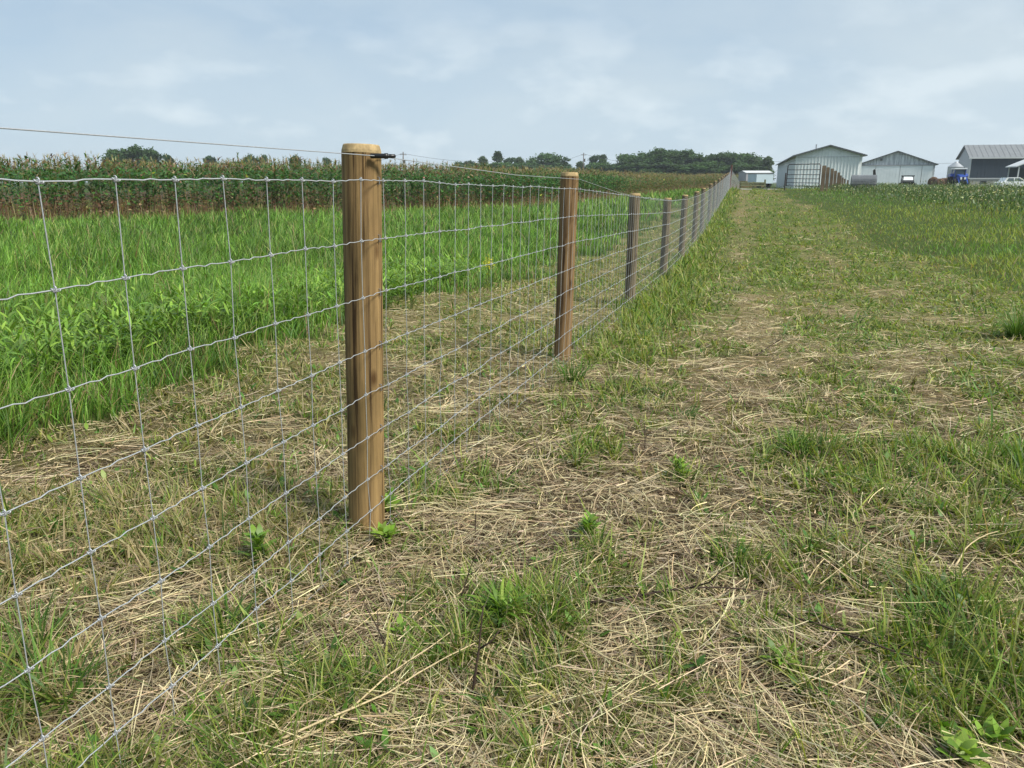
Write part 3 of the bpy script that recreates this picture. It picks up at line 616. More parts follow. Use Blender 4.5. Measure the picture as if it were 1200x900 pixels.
# ------------------------------------------------------------------ crop field
def pts_in_crop(n, d0, d1, bias=1.0, tmax=1.0):
    seg = np.hypot(*(EDGE[1:]-EDGE[:-1]).T); cum = np.concatenate([[0], np.cumsum(seg)])
    q = rng.random(n)*cum[-1]*tmax; k = np.clip(np.searchsorted(cum, q)-1, 0, len(seg)-1); t = (q-cum[k])/seg[k]
    a = EDGE[k]; b_ = EDGE[k+1]; p = a + (b_-a)*t[:, None]; nrm = np.stack([-(b_-a)[:, 1], (b_-a)[:, 0]], 1)/seg[k][:, None]
    d = d0 + (d1-d0)*rng.random(n)**bias; p = p + nrm*d[:, None]; return p[:, 0], p[:, 1], d
def crop():
    # stalk positions
    x, y, d = pts_in_crop(9500, .0, 22, 1.6); n = len(x); hx = 2.02 + .45*fbm(x, y, .12, 120) + .30*sst(d, 1, 5) + .5*(fbm(x, y, .5, 121, 3)-.5) + rng.normal(0, .12, n); z0 = gz(x, y, False)
    Vs = []
    def acc(**k): Vs.append(k)
    # stalks
    C0 = pal(n, [(.20, .10, .06), (.22, .16, .08), (.12, .14, .05)], [2, 2, 1]); 
    acc(P=np.stack([x, y, z0], 1), Ln=hx, ph0=rng.uniform(-3, 3, n), ph1=np.zeros(n), a0=rng.normal(0, .04, n), a1=rng.normal(0, .04, n), W=np.full(n, .035), C0=C0, C1=pal(n, [(.14, .16, .06), (.2, .16, .08)], [1, 1]), taper=.5)
    # leaves
    nl = 14; X = np.repeat(x, nl); Y = np.repeat(y, nl); Z0 = np.repeat(z0, nl); H = np.repeat(hx, nl); D = np.repeat(d, nl); f = np.tile(np.linspace(.12, .95, nl), n) + rng.normal(0, .02, n*nl); m = n*nl
    f = np.where(D > 5, .55+.45*f, f)
    low = (1 - sst(f, .25, .5))*(1-.6*sst(X, -17, -6)) ; brn = rng.random(m) < low*.85+.06 + .32*(f > .74)*(.4+1.2*fbm(X, Y, .1, 133))
    yel = fbm(X, Y, .05, 130) ; sidex = sst(X, 8, 16)
    Cg = pal(m, [(.045, .125, .024), (.065, .165, .032), (.028, .080, .016)], [3, 2, 2], .2); Cy = pal(m, [(.16, .16, .05), (.22, .17, .08), (.13, .15, .04)], [1, 1, 1], .2)
    Cb = pal(m, [(.17, .09, .055), (.24, .17, .10), (.11, .065, .04)], [2, 2, 1], .2); C = np.where((rng.random(m) < .06+.5*sidex)[:, None], Cy, Cg); C = np.where(brn[:, None], Cb, C)
    acc(P=np.stack([X, Y, Z0+f*H], 1), Ln=rng.uniform(.30, .65, m)*(1-.35*(f > .8)), ph0=rng.uniform(-3.1, 3.1, m), ph1=rng.normal(0, .3, m), a0=rng.uniform(.3, .8, m), a1=rng.uniform(.9, 1.9, m), W=rng.uniform(.045, .085, m), C0=C, C1=C*1.05, taper=.9)
    # tassels
    nt_ = 5; X = np.repeat(x, nt_); Y = np.repeat(y, nt_); Z = np.repeat(z0+hx-.05, nt_); m = n*nt_
    C = pal(m, [(.36, .26, .13), (.26, .25, .09), (.22, .15, .08), (.36, .34, .16)], [2, 2, 1, 1])
    acc(P=np.stack([X, Y, Z], 1), Ln=rng.uniform(.08, .26, m), ph0=rng.uniform(-3.1, 3.1, m), ph1=np.zeros(m), a0=rng.uniform(0, .5, m), a1=rng.uniform(0, .5, m), W=rng.uniform(.012, .03, m), C0=C, C1=C, taper=.5)
    # broad leaf undergrowth woven through the front
    m = 80000; X, Y, D = pts_in_crop(m, -.5, 2.2, 1.2); hh = rng.random(m)**.8; hh2 = hh*(1.6+.75*fbm(X, Y, .15, 140)); gr = sst(hh + .35*(fbm(X, Y, .12, 150)-.5)*2 + .26*sst(X, -17, -6), .20, .58)
    C = np.where((rng.random(m) < gr*.93)[:, None], pal(m, [(.045, .13, .028), (.075, .19, .038), (.024, .070, .015)], [3, 2, 2], .22), pal(m, [(.24, .13, .085), (.17, .10, .06), (.34, .26, .14), (.18, .17, .06)], [3, 2, 1.5, 1.5], .2))
    C = np.where((rng.random(m) < .6*sst(X, 8, 15))[:, None], pal(m, [(.2, .17, .06), (.16, .15, .05), (.2, .12, .06)], [1, 1, 1]), C)
    C = np.where((rng.random(m) < .004)[:, None], np.array([.5, .55, .08]), C)
    acc(P=np.stack([X, Y, gz(X, Y, False)+hh2], 1), Ln=rng.uniform(.09, .20, m), ph0=rng.uniform(-3.1, 3.1, m), ph1=np.zeros(m), a0=rng.uniform(.6, 1.3, m), a1=rng.uniform(.2, 1, m), W=rng.uniform(.07, .14, m), C0=C, C1=C, taper=.7)
    m = 16000; X, Y, D = pts_in_crop(m, -1.3, .8, 1); C = pal(m, [(.24, .12, .08), (.17, .09, .06), (.34, .26, .14), (.2, .2, .07)], [3, 2, 2, 1])
    acc(P=np.stack([X, Y, gz(X, Y, False)], 1), Ln=rng.uniform(.4, 1.2, m)*(.5+.5*sst(D, -1.3, 0)), ph0=rng.uniform(-3.1, 3.1, m), ph1=np.zeros(m), a0=rng.uniform(0, .25, m), a1=rng.uniform(0, .3, m), W=rng.uniform(.012, .028, m), C0=C, C1=C, taper=.6)
    cat = {k: np.concatenate([v[k] for v in Vs]) for k in Vs[0] if k != 'taper'}
    return strands('crop_field', M_leaf, cat['P'], cat['Ln'], cat['ph0'], cat['ph1'], cat['a0'], cat['a1'], cat['W'], cat['C0'], cat['C1'], 3, .75, rng.uniform(-.5, .5, len(cat['P'])))
o = crop(); tag(o, 'field of tall tasselled crop plants beyond the fence, brown stems low down', 'crop field', kind='stuff')
# far surface of the field: a closed canopy further in
def far_crop(n):
    x, y, d = pts_in_crop(n, 18, 190, 1.8); C = pal(n, [(.05, .12, .025), (.10, .13, .04), (.2, .15, .07)], [4, 2, 1]); z = gz(x, y, False)+1.7
    r = np.hypot(x, y)
    return strands('distant_crop', M_leaf, np.stack([x, y, z], 1), rng.uniform(.6, 1.1, n), rng.uniform(-3.1, 3.1, n), np.zeros(n), rng.uniform(0, .6, n), rng.uniform(0, 1, n), rng.uniform(.06, .12, n)*(1+r/120), C, C, 2, .8)
o = far_crop(30000); tag(o, 'tops of the crop rows further inside the field', 'crop field', kind='stuff')

# white flowering weeds at the crest on the right
def wild(n, nm):
    t = rng.random(n); x = 15.5 + 12*t + rng.gamma(1.5, 4, n)*.97 + 8*rng.random(n)*(1-t); y = 25 + 35*t + rng.gamma(1.5, 4.5, n) ; u, s = us(x, y)
    return x, y
x, y = wild(42000, ''); n = len(x); hgt = rng.random(n)*(.15+.5*fbm(x, y, .25, 160))*(1+1.2*sst(x, 30, 42)); C = pal(n, [(.07, .13, .035), (.05, .10, .03), (.12, .17, .05), (.18, .16, .08)], [3, 3, 2, 1])
o = strands('tall_weeds', M_leaf, np.stack([x, y, gz(x, y, False)+hgt*.9], 1), rng.uniform(.08, .22, n), rng.uniform(-3, 3, n), np.zeros(n), rng.uniform(0, .9, n), rng.uniform(0, 1, n), rng.uniform(.02, .06, n), C*.9, C, 3, .8)
tag(o, 'band of tall dark green weeds on the crest at the right', 'weeds', kind='stuff')
x, y = wild(1900, ''); n = len(x); hf = (.12+.5*fbm(x, y, .25, 160))*rng.uniform(.7, 1.2, n)*(1+1.0*sst(x, 30, 42)); Vv = []; Qq = []; Cc = []
th = np.linspace(0, 2*math.pi, 9)[:-1]
rad = rng.uniform(.016, .045, n); z = gz(x, y, False)+hf
tx, ty = rng.normal(0, .35, n), rng.normal(-.35, .35, n)
ring = np.stack([x[:, None]+rad[:, None]*np.cos(th), y[:, None]+rad[:, None]*np.sin(th), z[:, None]+rad[:, None]*(np.cos(th)*tx[:, None]+np.sin(th)*ty[:, None])], 2)
V = ring.reshape(-1, 3); base = (np.arange(n)*8)[:, None]; Q = np.concatenate([base+np.array([0, 1, 2, 3]), base+np.array([0, 3, 4, 7]), base+np.array([4, 5, 6, 7])])
C = np.repeat(pal(n, [(.72, .72, .62), (.6, .62, .48)], [2, 1], .08), 8, 0)
fo = raw_mesh('white_wildflowers', M_leaf, V, Q, C); tag(fo, 'flat white flower heads scattered over the weeds on the crest', 'wildflowers', kind='stuff')

# ------------------------------------------------------------------ far trees
M_bark = mat('bark', (.09, .07, .05), .9, noise=.4, nscale=3)
M_crown = plant_mat('crown_leaf', .3, .6, .2)
def tree_mesh(seed, kind):
    rg = np.random.default_rng(seed); rr_ = random.Random(seed); H = 12.0
    b = MB(); b.tube([(0, 0, -.5), (.1, 0, 3), (-.1, .1, 6), (.1, .1, 9.5)], [.34, .27, .2, .07], 7)
    for i in range(9):
        a = i*2.4; z = 3+i*.75; l = rr_.uniform(2.2, 3.8)*(1-.05*i); b.tube([(0, 0, z), (math.cos(a)*l*.5, math.sin(a)*l*.5, z+l*.35), (math.cos(a)*l, math.sin(a)*l, z+l*.8)], [.13, .08, .03], 5)
    cl = []
    nc = {0: 74, 1: 62, 2: 38}[kind]
    for i in range(nc):
        f = rr_.random(); z = .4+f*(H-1.4)
        prof = {0: math.sin(math.pi*min(.97, (.30+f*.68)))**.5*4.6*(.7+.5*rr_.random()), 1: math.sin(math.pi*(.26+.68*f))**.7*3.6*(.65+.6*rr_.random()), 2: (1-f)**.5*3.2*(.45+.7*rr_.random())}[kind]
        a = rr_.uniform(0, 6.28); q = prof*rr_.random()**.6*(1.25 if i % 5 == 0 else 1); cl.append((math.cos(a)*q, math.sin(a)*q, z, rr_.uniform(.55, 1.25)*(1.1 if kind == 0 else .9), rr_.uniform(.55, 1.5)))
    cl.append((.3, 0, H-.9, .45, 1.1))
    n = 8500; k = rg.integers(0, len(cl), n); c = np.array(cl)[k]; v = rg.normal(0, 1, (n, 3)); v /= np.linalg.norm(v, axis=1)[:, None]; P = c[:, :3] + v*(c[:, 3:4]*(rg.random((n, 1))**.35 + 0.75*rg.random((n, 1))**3))*np.array([1, 1, .8])
    base = {0: (.052, .098, .034), 1: (.042, .085, .034), 2: (.07, .115, .042)}[kind]
    C = np.array(base)*c[:, 4:5]*(1+rg.normal(0, .16, (n, 1)))
    return b, P, np.clip(C, .008, .3), n
protos = []
for i in range(7):
    kind = [0, 1, 0, 2, 1, 0, 2][i]; b, P, C, n = tree_mesh(40+i, kind)
    t = empty('tree', (0, 0, 0)); b.build('trunk', M_bark, t, True)
    strands('crown', M_crown, P, rng.uniform(.28, .6, n), rng.uniform(-3.1, 3.1, n), np.zeros(n), rng.uniform(.2, 2.6, n), rng.uniform(0, .8, n), rng.uniform(.25, .5, n), C, C, 2, .6, rng.uniform(-1.5, 1.5, n), parent=t)
    protos.append([t, False])
def place_tree(k, px_, pytop, Y, wpx, lab, grp):
    t0, used = protos[k]
    if not used: t = t0; protos[k][1] = True
    else:
        t = t0.copy(); COL.objects.link(t)
        for ch in t0.children: c = ch.copy(); c.parent = t; COL.objects.link(c)
    p = at(px_, pytop, Y); zg = float(gz(p.x, p.y, False)); hh = p.z - zg
    wm_ = wpx/F*Y/ (7.6 if k in (0, 2, 5) else 6.0)
    t.location = (p.x, p.y, zg); sz = hh/12.2; t.scale = (max(wm_*1.25, sz*.5), max(wm_*1.25, sz*.5), sz); t.rotation_euler = (0, 0, random.uniform(0, 6.28)); tag(t, lab, 'tree', grp)
TR = [  # kind, x, top y, distance, width px, label
 (1, 538, 189, 300, 16, 'small round tree at the left end of the far treeline'), (4, 551, 187, 300, 16, 'small dark tree second from the left of the far treeline'), (3, 566, 182, 295, 14, 'thin tree with an open top left in the far treeline'),
 (6, 583, 176, 290, 16, 'tall thin tree standing above its neighbours left in the treeline'), (1, 597, 184, 300, 16, 'mid height tree right of the tall thin one'), (3, 609, 183, 300, 14, 'pale open crowned tree in the left half of the treeline'),
 (0, 625, 184, 290, 24, 'broad tree left of the domed tree in the treeline'), (2, 643, 179, 280, 34, 'wide domed dark tree behind the second fence post top'), (4, 660, 187, 300, 14, 'dark tree at the right shoulder of the domed tree'),
 (3, 680, 188, 300, 14, 'small lone open tree between the domed tree and the utility pole'), (1, 697, 181, 300, 15, 'dark slim tree just right of the utility pole'), (6, 707, 180, 295, 16, 'open topped tree right of the slim tree by the pole'), (4, 719, 191, 300, 18, 'low tree in the gap of the treeline'),
 (2, 735, 180, 260, 30, 'rounded tree at the left end of the dense wood'), (0, 753, 178, 262, 26, 'dark tree second in the dense wood'), (5, 775, 173, 255, 32, 'tallest dark tree in the middle of the dense wood'),
 (1, 791, 175, 260, 22, 'upright tree right of the tallest one in the wood'), (2, 803, 175, 258, 26, 'dense tree above the crop before the fence crest'), (0, 819, 180, 256, 26, 'mid height tree above the crop at the right of the wood'),
 (4, 834, 179, 262, 20, 'dark tree just left of the fence crest'), (5, 846, 178, 258, 28, 'tree directly behind the corner post'), (1, 860, 178, 258, 20, 'tree right of the corner post'), (2, 875, 179, 254, 30, 'round greyish tree above the grey trailer'),
 (0, 889, 183, 262, 20, 'low tree above the pale box trailer'), (3, 901, 182, 250, 16, 'last small tree before the first barn'),
 (5, 868, 190, 240, 34, 'low bushy tree behind the corner of the fence'), (2, 822, 190, 240, 40, 'low bushy tree filling the wood above the crop'), (0, 783, 190, 245, 44, 'low bushy tree under the tallest tree of the wood'), (5, 745, 190, 246, 36, 'low bushy tree under the left end of the wood'), (0, 632, 191, 270, 40, 'low bushy tree under the domed tree'),
 (5, 556, 191, 262, 40, 'low bushy tree at the left end of the far treeline'), (2, 590, 190, 264, 44, 'low bushy tree under the tall thin one of the treeline'), (5, 612, 191, 266, 36, 'low bushy tree right of the tall thin one in the treeline'), (0, 664, 194, 268, 34, 'low bushy tree under the right shoulder of the domed tree'), (2, 703, 190, 266, 34, 'low bushy tree right of the utility pole'),
 (0, 152, 170, 210, 34, 'domed tree top rising above the crop at the left'), (2, 135, 174, 212, 26, 'left shoulder tree of the dome above the crop'), (5, 172, 173, 215, 24, 'right shoulder tree of the dome above the crop'),
 (1, 196, 180, 230, 12, 'small tree top above the crop right of the dome'), (4, 246, 181, 260, 12, 'small tree top above the crop, left of the pair'), (0, 292, 180, 260, 16, 'tree top above the crop in the left middle'), (2, 308, 181, 262, 12, 'low tree top beside the left middle one'),
 (5, 345, 181, 260, 12, 'small round tree top above the crop left of the nearest post'), (1, 383, 184, 258, 10, 'tiny tree top just left of the nearest post')]
for a in TR: place_tree(*a, 'trees on the far horizon')

# ------------------------------------------------------------------ farmyard
M_white = mat('white_metal_siding', (.80, .83, .82), .55, noise=.12, nscale=.6, spec=.4)
M_white2 = mat('white_painted_doors', (.80, .84, .86), .6, noise=.1, nscale=.5)
M_gable = mat('weathered_white_gable', (.74, .77, .78), .7, noise=.55, nscale=1.2, stretch=(2.2, 1, .35), col2=(.27, .30, .33))
M_roof = mat('grey_metal_roof', (.20, .21, .22), .5, noise=.15, nscale=1, spec=.4)
M_trim = mat('dark_trim', (.10, .11, .12), .6)
M_ltrim = mat('pale_trim', (.55, .57, .58), .6)
M_navy = mat('navy_siding', (.035, .052, .075), .55, noise=.15, nscale=.6, spec=.4)
M_conc = mat('concrete', (.38, .37, .34), .85, noise=.3, nscale=2)
M_dark = mat('dark_opening', (.015, .016, .018), .6)
M_gate = mat('brown_painted_tube', (.075, .055, .05), .5, .3)
M_board = mat('creosoted_boards', (.20, .145, .09), .8, noise=.5, nscale=3, stretch=(1, 1, .4))
M_box = mat('pale_blue_box', (.52, .62, .68), .5, noise=.08, nscale=1)
M_grey = mat('grey_paint', (.36, .36, .38), .5, noise=.12, nscale=1)
M_tyre = mat('tyre', (.02, .02, .02), .85)
M_glass = mat('window_glass', (.10, .13, .15), .08, spec=.6)
M_blue = mat('blue_tractor_paint', (.015, .06, .32), .35, spec=.5)
M_wht = mat('white_car_paint', (.75, .77, .78), .3, spec=.5)
M_galv = mat('galvanised_sheet', (.42, .44, .46), .45, .5, noise=.2, nscale=2)
M_bale = mat('brown_bale', (.14, .085, .055), .9, noise=.5, nscale=6)

def barn(root, W, D, He, Hr, wallm, gablem, roofm, ov=.45, rib=.38, doors=None, trimm=None, gable_split=None):
    # local: x 0..W along the gable front, y 0..D back; ridge runs along y
    b = MB(); b.prism([(0, -.5), (W, -.5), (W, He), (W/2, Hr), (0, He)], 0, D)
    b.build('wall', wallm, root)
    rb = MB(); n = int(W/rib)
    for i in range(n+1):
        x = min(max(i*rib, .03), W-.03); zt = He + (Hr-He)*(1-abs(x-W/2)/(W/2)) - .06; zb = gable_split if gable_split else 0
        rb.box(x-.045, x+.045, -.10, -.002, zb-.0, zt)
    for i in range(int(D/rib)+1):
        for xx in (-.043, W+.002): rb.box(xx, xx+.04, i*rib, i*rib+.05, 0, He-.03)
    o = rb.build('siding_ribs', wallm, root); o['label'] = 'vertical ribs of the sheet siding'
    r = MB(); k = (Hr-He)/(W/2); t = .14
    for sgn in (-1, 1):
        xe = W/2 + sgn*(W/2+ov); ze = He - k*ov
        r.prism([(W/2, Hr+.01), (xe, ze+.01), (xe, ze+t), (W/2, Hr+t)] if sgn > 0 else [(W/2-.001, Hr+t), (xe, ze+t), (xe, ze+.01), (W/2-.001, Hr+.01)], -ov, D+ov)
    r.build('roof', roofm, root)
    tm = MB()
    for sgn in (-1, 1):
        xe = W/2 + sgn*(W/2+ov+.01); ze = He - k*(ov+.01); q = .17
        tm.prism([(W/2, Hr-q+.16), (xe, ze-q+.16), (xe, ze+.16), (W/2, Hr+.16)] if sgn > 0 else [(W/2-.002, Hr+.16), (xe, ze+.16), (xe, ze-q+.16), (W/2-.002, Hr-q+.16)], -ov-.05, -ov-.003)
    tm.build('barge_board', trimm or M_trim, root)

ang = -TH
# first barn
p = at(930, 221, 110); z1 = float(gz(p.x, p.y, False))
B1 = empty('barn', (p.x, p.y, p.z-.1), ang); tag(B1, 'pale ribbed metal barn with its gable behind the tube gate', 'barn')
barn(B1, 8.35, 62, 4.5, 5.7, M_white, M_white, M_roof, .55, .42)
b = MB(); b.tube([(2.9, 6, 5.0), (2.9, 6, 6.2)], .09, 8); b.build('vent_pipe', M_galv, B1)
b = MB(); b.box(.1, 8.25, -.112, -.102, 4.25, 4.33); b.build('siding_seam', M_ltrim, B1)
# second barn
p = at(1003.5, 220, 150); B2 = empty('barn', (p.x, p.y, p.z-.1), R(-24)); tag(B2, 'middle white barn with weathered gable over big sliding doors', 'barn')
W2 = 12.7
barn(B2, W2, 30, 4.3, 6.55, M_gable, M_gable, M_roof, .5, .5)
for i, (x0, x1) in enumerate([(.4, 2.9), (3.0, 7.0), (7.1, 10.6), (10.7, W2-.3)]):
    b = MB(); b.box(x0, x1, -.20, -.11, 0, 4.05)
    for q in range(1, int((x1-x0)/.5)): b.box(x0+q*.5-.015, x0+q*.5+.015, -.23, -.201, 0.05, 4.0)
    b.build('sliding_door', M_white2, B2)
b = MB(); b.box(0, W2, -.30, -.11, 4.06, 4.22); b.build('door_track', M_grey, B2)
b = MB(); b.box(3.55, 3.95, -.25, -.11, 5.0, 5.35); b.build('gable_lamp', M_trim, B2)
# third barn: long side to the camera
p = at(1135, 214, 150); B3 = empty('barn', (p.x, p.y, p.z-.1), ang); tag(B3, 'long navy blue barn with grey metal roof at the right edge', 'barn')
L3, D3, H3, R3 = 34, 9.0, 4.7, 6.9
b = MB(); b.box(0, L3, .05, D3, -.8, .55); b.build('stub_wall', M_conc, B3)
b = MB(); b.box(0, L3, 0, D3, .95, H3)
for i in range(int(L3/.6)): b.box(i*.6+.1, i*.6+.16, -.04, -.002, .97, H3-.06)
b.build('wall', M_navy, B3)
b = MB(); b.box(0.02, L3, .02, D3-.02, .55, .95); b.build('base_band', M_grey, B3)
b = MB(); b.box(-.1, L3, -.10, -.045, .80, .93); b.build('base_rail', M_ltrim, B3)
b = MB(); b.prism_x([(0, -.8), (D3, -.8), (D3, H3), (D3/2, R3), (0, H3)], -.12, -.004)
for i in range(int(D3/.4)):
    y_ = i*.4+.1; b.box(-.16, -.122, y_, y_+.05, 0, H3+(R3-H3)*(1-abs(y_-D3/2)/(D3/2))-.05)
b.build('gable_wall', M_ltrim, B3)
b = MB(); b.prism_x([(-.5, H3-.2), (D3/2, R3+.02), (D3+.5, H3-.2), (D3+.5, H3-.05), (D3/2, R3+.18), (-.5, H3-.05)], -.6, L3)
for i in range(int(L3/.9)):
    b.prism_x([(-.5, H3-.045), (D3/2, R3+.185), (D3/2, R3+.225), (-.5, H3-.005)], i*.9, i*.9+.05)
b.build('roof', M_roof, B3)
b = MB(); b.box(-.62, L3, -.56, -.503, H3-.28, H3-.04); b.build('gutter', M_ltrim, B3)
for x0, w_, h_ in [(2.0, 1.0, .45), (4.4, 1.5, .3), (8.5, 1.2, .35)]:
    b = MB(); b.box(x0, x0+w_, .0, .048, -.05, -.05+h_); b.build('vent_opening', M_dark, B3)
# open shed at the far right
p = at(1191, 214, 125); SH = empty('open_shed', (p.x, p.y, p.z-.2), ang); tag(SH, 'small open shed with pale roof in front of the navy barn', 'shed')
b = MB(); b.prism([(-.4, 2.55), (2.6, 3.9), (5.6, 2.55), (5.6, 2.70), (2.6, 4.05), (-.4, 2.70)], -.3, 5.3); b.build('roof', M_ltrim, SH)
for x0 in (0, 5.0):
    for y0 in (0, 4.8):
        b = MB(); b.box(x0, x0+.16, y0, y0+.16, -.5, 2.62); b.build('post', M_ltrim, SH)
b = MB(); b.box(.16, 5, 4.7, 4.8, -.5, 2.5); b.build('back_wall', M_navy, SH)
# grain bin
p = at(1117, 216, 138); gb = empty('feed_bin', (p.x, p.y, p.z-.1)); tag(gb, 'round galvanised feed bin with conical lid behind the tractor', 'feed bin')
b = MB(); prof = []
for i in range(13): prof += [(1.2, .3+i*.22), (1.17, .41+i*.22)]
b.lathe([(1.1, -.3)]+prof, (0, 0, 0), n=28); b.build('shell', M_galv, gb, True)
b = MB(); b.lathe([(1.28, 3.0), (.3, 3.75), (.25, 3.85), (.02, 3.9)], (0, 0, 0), n=28); b.build('lid', M_galv, gb)
b = MB()
for i in range(9):
    a0 = R(-118+i*7); a1 = R(-118+(i+1)*7); b.add([(1.24*math.cos(a0), 1.24*math.sin(a0), 2.2), (1.24*math.cos(a1), 1.24*math.sin(a1), 2.2), (1.24*math.cos(a1), 1.24*math.sin(a1), 2.6), (1.24*math.cos(a0), 1.24*math.sin(a0), 2.6)], [(0, 1, 2, 3)])
b.build('label_panel', M_wht, gb)
b = MB(); b.tube([(1.2, -.6, .3), (1.25, -.6, 3.0)], .05, 6); b.tube([(1.4, -.3, .3), (1.45, -.3, 3.0)], .05, 6)
for i in range(8): b.tube([(1.22, -.6, .6+i*.3), (1.42, -.3, .6+i*.3)], .03, 5)
b.build('ladder', M_trim, gb)

def wheel(root, c, r, w_, rim, axis='x'):
    t = MB(); t.lathe([(r*.55, -w_/2), (r*.92, -w_/2), (r, -w_/3), (r, w_/3), (r*.92, w_/2), (r*.55, w_/2)], (0, 0, 0), axis, 22); wo = t.build('wheel', M_tyre, root, True); wo.location = c
    t = MB(); t.lathe([(r*.56, -w_*.3), (r*.3, -w_*.42), (r*.3, w_*.42), (r*.56, w_*.3)], (0, 0, 0), axis, 18); t.build('rim', rim, wo)
# tractor, nose to the camera
p = at(1123, 218.5, 118); T = empty('tractor', (p.x, p.y, p.z), R(-14)); tag(T, 'blue farm tractor with a glazed cab facing the camera', 'tractor')
b = MB(); b.prism_x([(-1.6, .75), (-1.75, 1.05), (-1.6, 1.5), (.1, 1.75), (.1, .75)], -.42, .42); b.build('bonnet', M_blue, T)
for sx in (-1, 1):
    b = MB(); b.box(min(sx*.15, sx*.36), max(sx*.15, sx*.36), -1.80, -1.70, 1.0, 1.32); b.build('headlight', M_wht, T)
b = MB(); b.box(-.12, .12, -1.79, -1.72, .8, 1.35); b.build('grille', M_dark, T)
b = MB(); b.prism_x([(.12, 1.1), (.0, 2.45), (1.45, 2.5), (1.6, 1.1)], -.72, .72); b.build('cab_glass', M_glass, T)
b = MB()
for sx in (-.76, .70):
    for (ya, yb) in ((.10, -.02), (1.58, 1.44)): b.tube([(sx+.03, ya, 1.0), (sx+.03, yb, 2.5)], .05, 6)
b.build('cab_frame', M_blue, T)
b = MB(); b.box(-.85, .85, -.2, 1.65, 2.48, 2.66); b.build('cab_roof', M_wht, T)
for sx in (-.95, .95):
    wheel(T, (sx, 1.0, .85), .85, .45, M_wht); wheel(T, (sx*.9, -1.1, .55), .55, .32, M_wht)
    b = MB(); b.prism_x([(.2, 1.5), (.5, 1.85), (1.4, 1.85), (1.8, 1.5), (1.8, 1.42), (.2, 1.42)], sx-.25, sx+.25); b.build('fender', M_blue, T)
b = MB(); b.tube([(.5, -.3, 1.6), (.5, -.3, 2.5)], .04, 8); b.build('exhaust', M_dark, T)
b = MB(); b.box(-.55, .55, -1.3, 1.4, .5, .78); b.build('chassis', M_dark, T)
for sx in (-1, 1):
    b = MB(); b.prism_x([(-2.3, .3), (-2.4, .45), (-1.2, 1.35), (-1.1, 1.25)], sx*.55-.06, sx*.55+.06); b.build('loader_arm', M_blue, T)
# utility vehicle
p = at(1062.5, 219.5, 112); U = empty('utility_vehicle', (p.x, p.y, p.z), R(-20)); tag(U, 'black open utility vehicle with a reflection painted white on its windscreen in front of the middle barn', 'utility vehicle')
b = MB(); b.prism_x([(-1.35, .35), (-1.4, .75), (-.6, .98), (1.3, .95), (1.35, .35)], -.72, .72); b.build('body', M_dark, U)
b = MB(); b.box(-.8, .8, -.5, .9, 1.50, 1.62); b.build('roof', M_dark, U)
b = MB()
for sx in (-.7, .7):
    b.tube([(sx, -.75, .9), (sx*.93, -.45, 1.5)], .06, 6); b.tube([(sx, .95, .9), (sx*.93, .8, 1.5)], .06, 6)
b.build('roll_cage', M_dark, U)
b = MB(); b.add([(-.62, -.80, .98), (.62, -.80, .98), (.58, -.52, 1.42), (-.58, -.52, 1.42), (-.62, -.78, .98), (.62, -.78, .98), (.58, -.50, 1.42), (-.58, -.50, 1.42)], [(0, 1, 2, 3), (7, 6, 5, 4), (0, 4, 5, 1), (2, 6, 7, 3), (1, 5, 6, 2), (0, 3, 7, 4)]); b.build('windscreen', M_wht, U)  # opaque white paint stands in for the bright reflection on the glass
for sx in (-.8, .8):
    wheel(U, (sx, -.95, .32), .32, .24, M_grey); wheel(U, (sx, .9, .32), .32, .24, M_grey)
# white car, side on
p = at(1186, 222, 95); K = empty('parked_car', (p.x-1.2, p.y, p.z-.05), R(-6)); tag(K, 'white car parked among the weeds at the right edge', 'car')
b = MB(); b.prism([(-.6, .35), (-.65, .85), (-.4, .95), (2.9, .92), (3.45, .78), (3.6, .4)], -.85, .85); b.build('body', M_wht, K)
b = MB(); b.prism([(-.30, .93), (.05, 1.42), (1.45, 1.45), (2.35, .93)], -.74, .74); b.build('cabin', M_wht, K)
for x0, x1, x2, x3 in [(-.02, .18, .78, .78), (.9, .9, 1.42, 2.05)]:
    b = MB(); b.prism([(x0, .99), (x1, 1.36), (x2, 1.36), (x3, .99)], -.755, -.742); b.build('side_window', M_glass, K)
for x0 in (.15, 2.75):
    for y0 in (-.78, .78): wheel(K, (x0, y0, .32), .32, .2, M_grey, 'y')
# brown bales
for i, (px_, Y, r, lab) in enumerate([(1093, 120, .75, 'brown round bale right of the middle barn, leftmost of three'), (1100, 118, .62, 'brown round bale in the middle of the three left of the tractor'), (1106.5, 121, .68, 'brown round bale nearest the tractor')]):
    p = at(px_, 219, Y); rb = MB(); rb.lathe([(.02, -.55), (r*.6, -.57), (r*.95, -.52), (r, -.4), (r*1.01, 0), (r, .4), (r*.95, .52), (.02, .56)], (0, 0, 0), 'y', 20)
    rg = random.Random(i); rb.v = [(x+rg.uniform(-.03, .03), y+rg.uniform(-.03, .03), z+rg.uniform(-.03, .03)) for x, y, z in rb.v]
    o = rb.build('round_bale', M_bale, None, True); o.location = (p.x, p.y, p.z+r*.95); o.rotation_euler = (0, 0, R(-25+20*i)); tag(o, lab, 'bale', 'brown round bales')
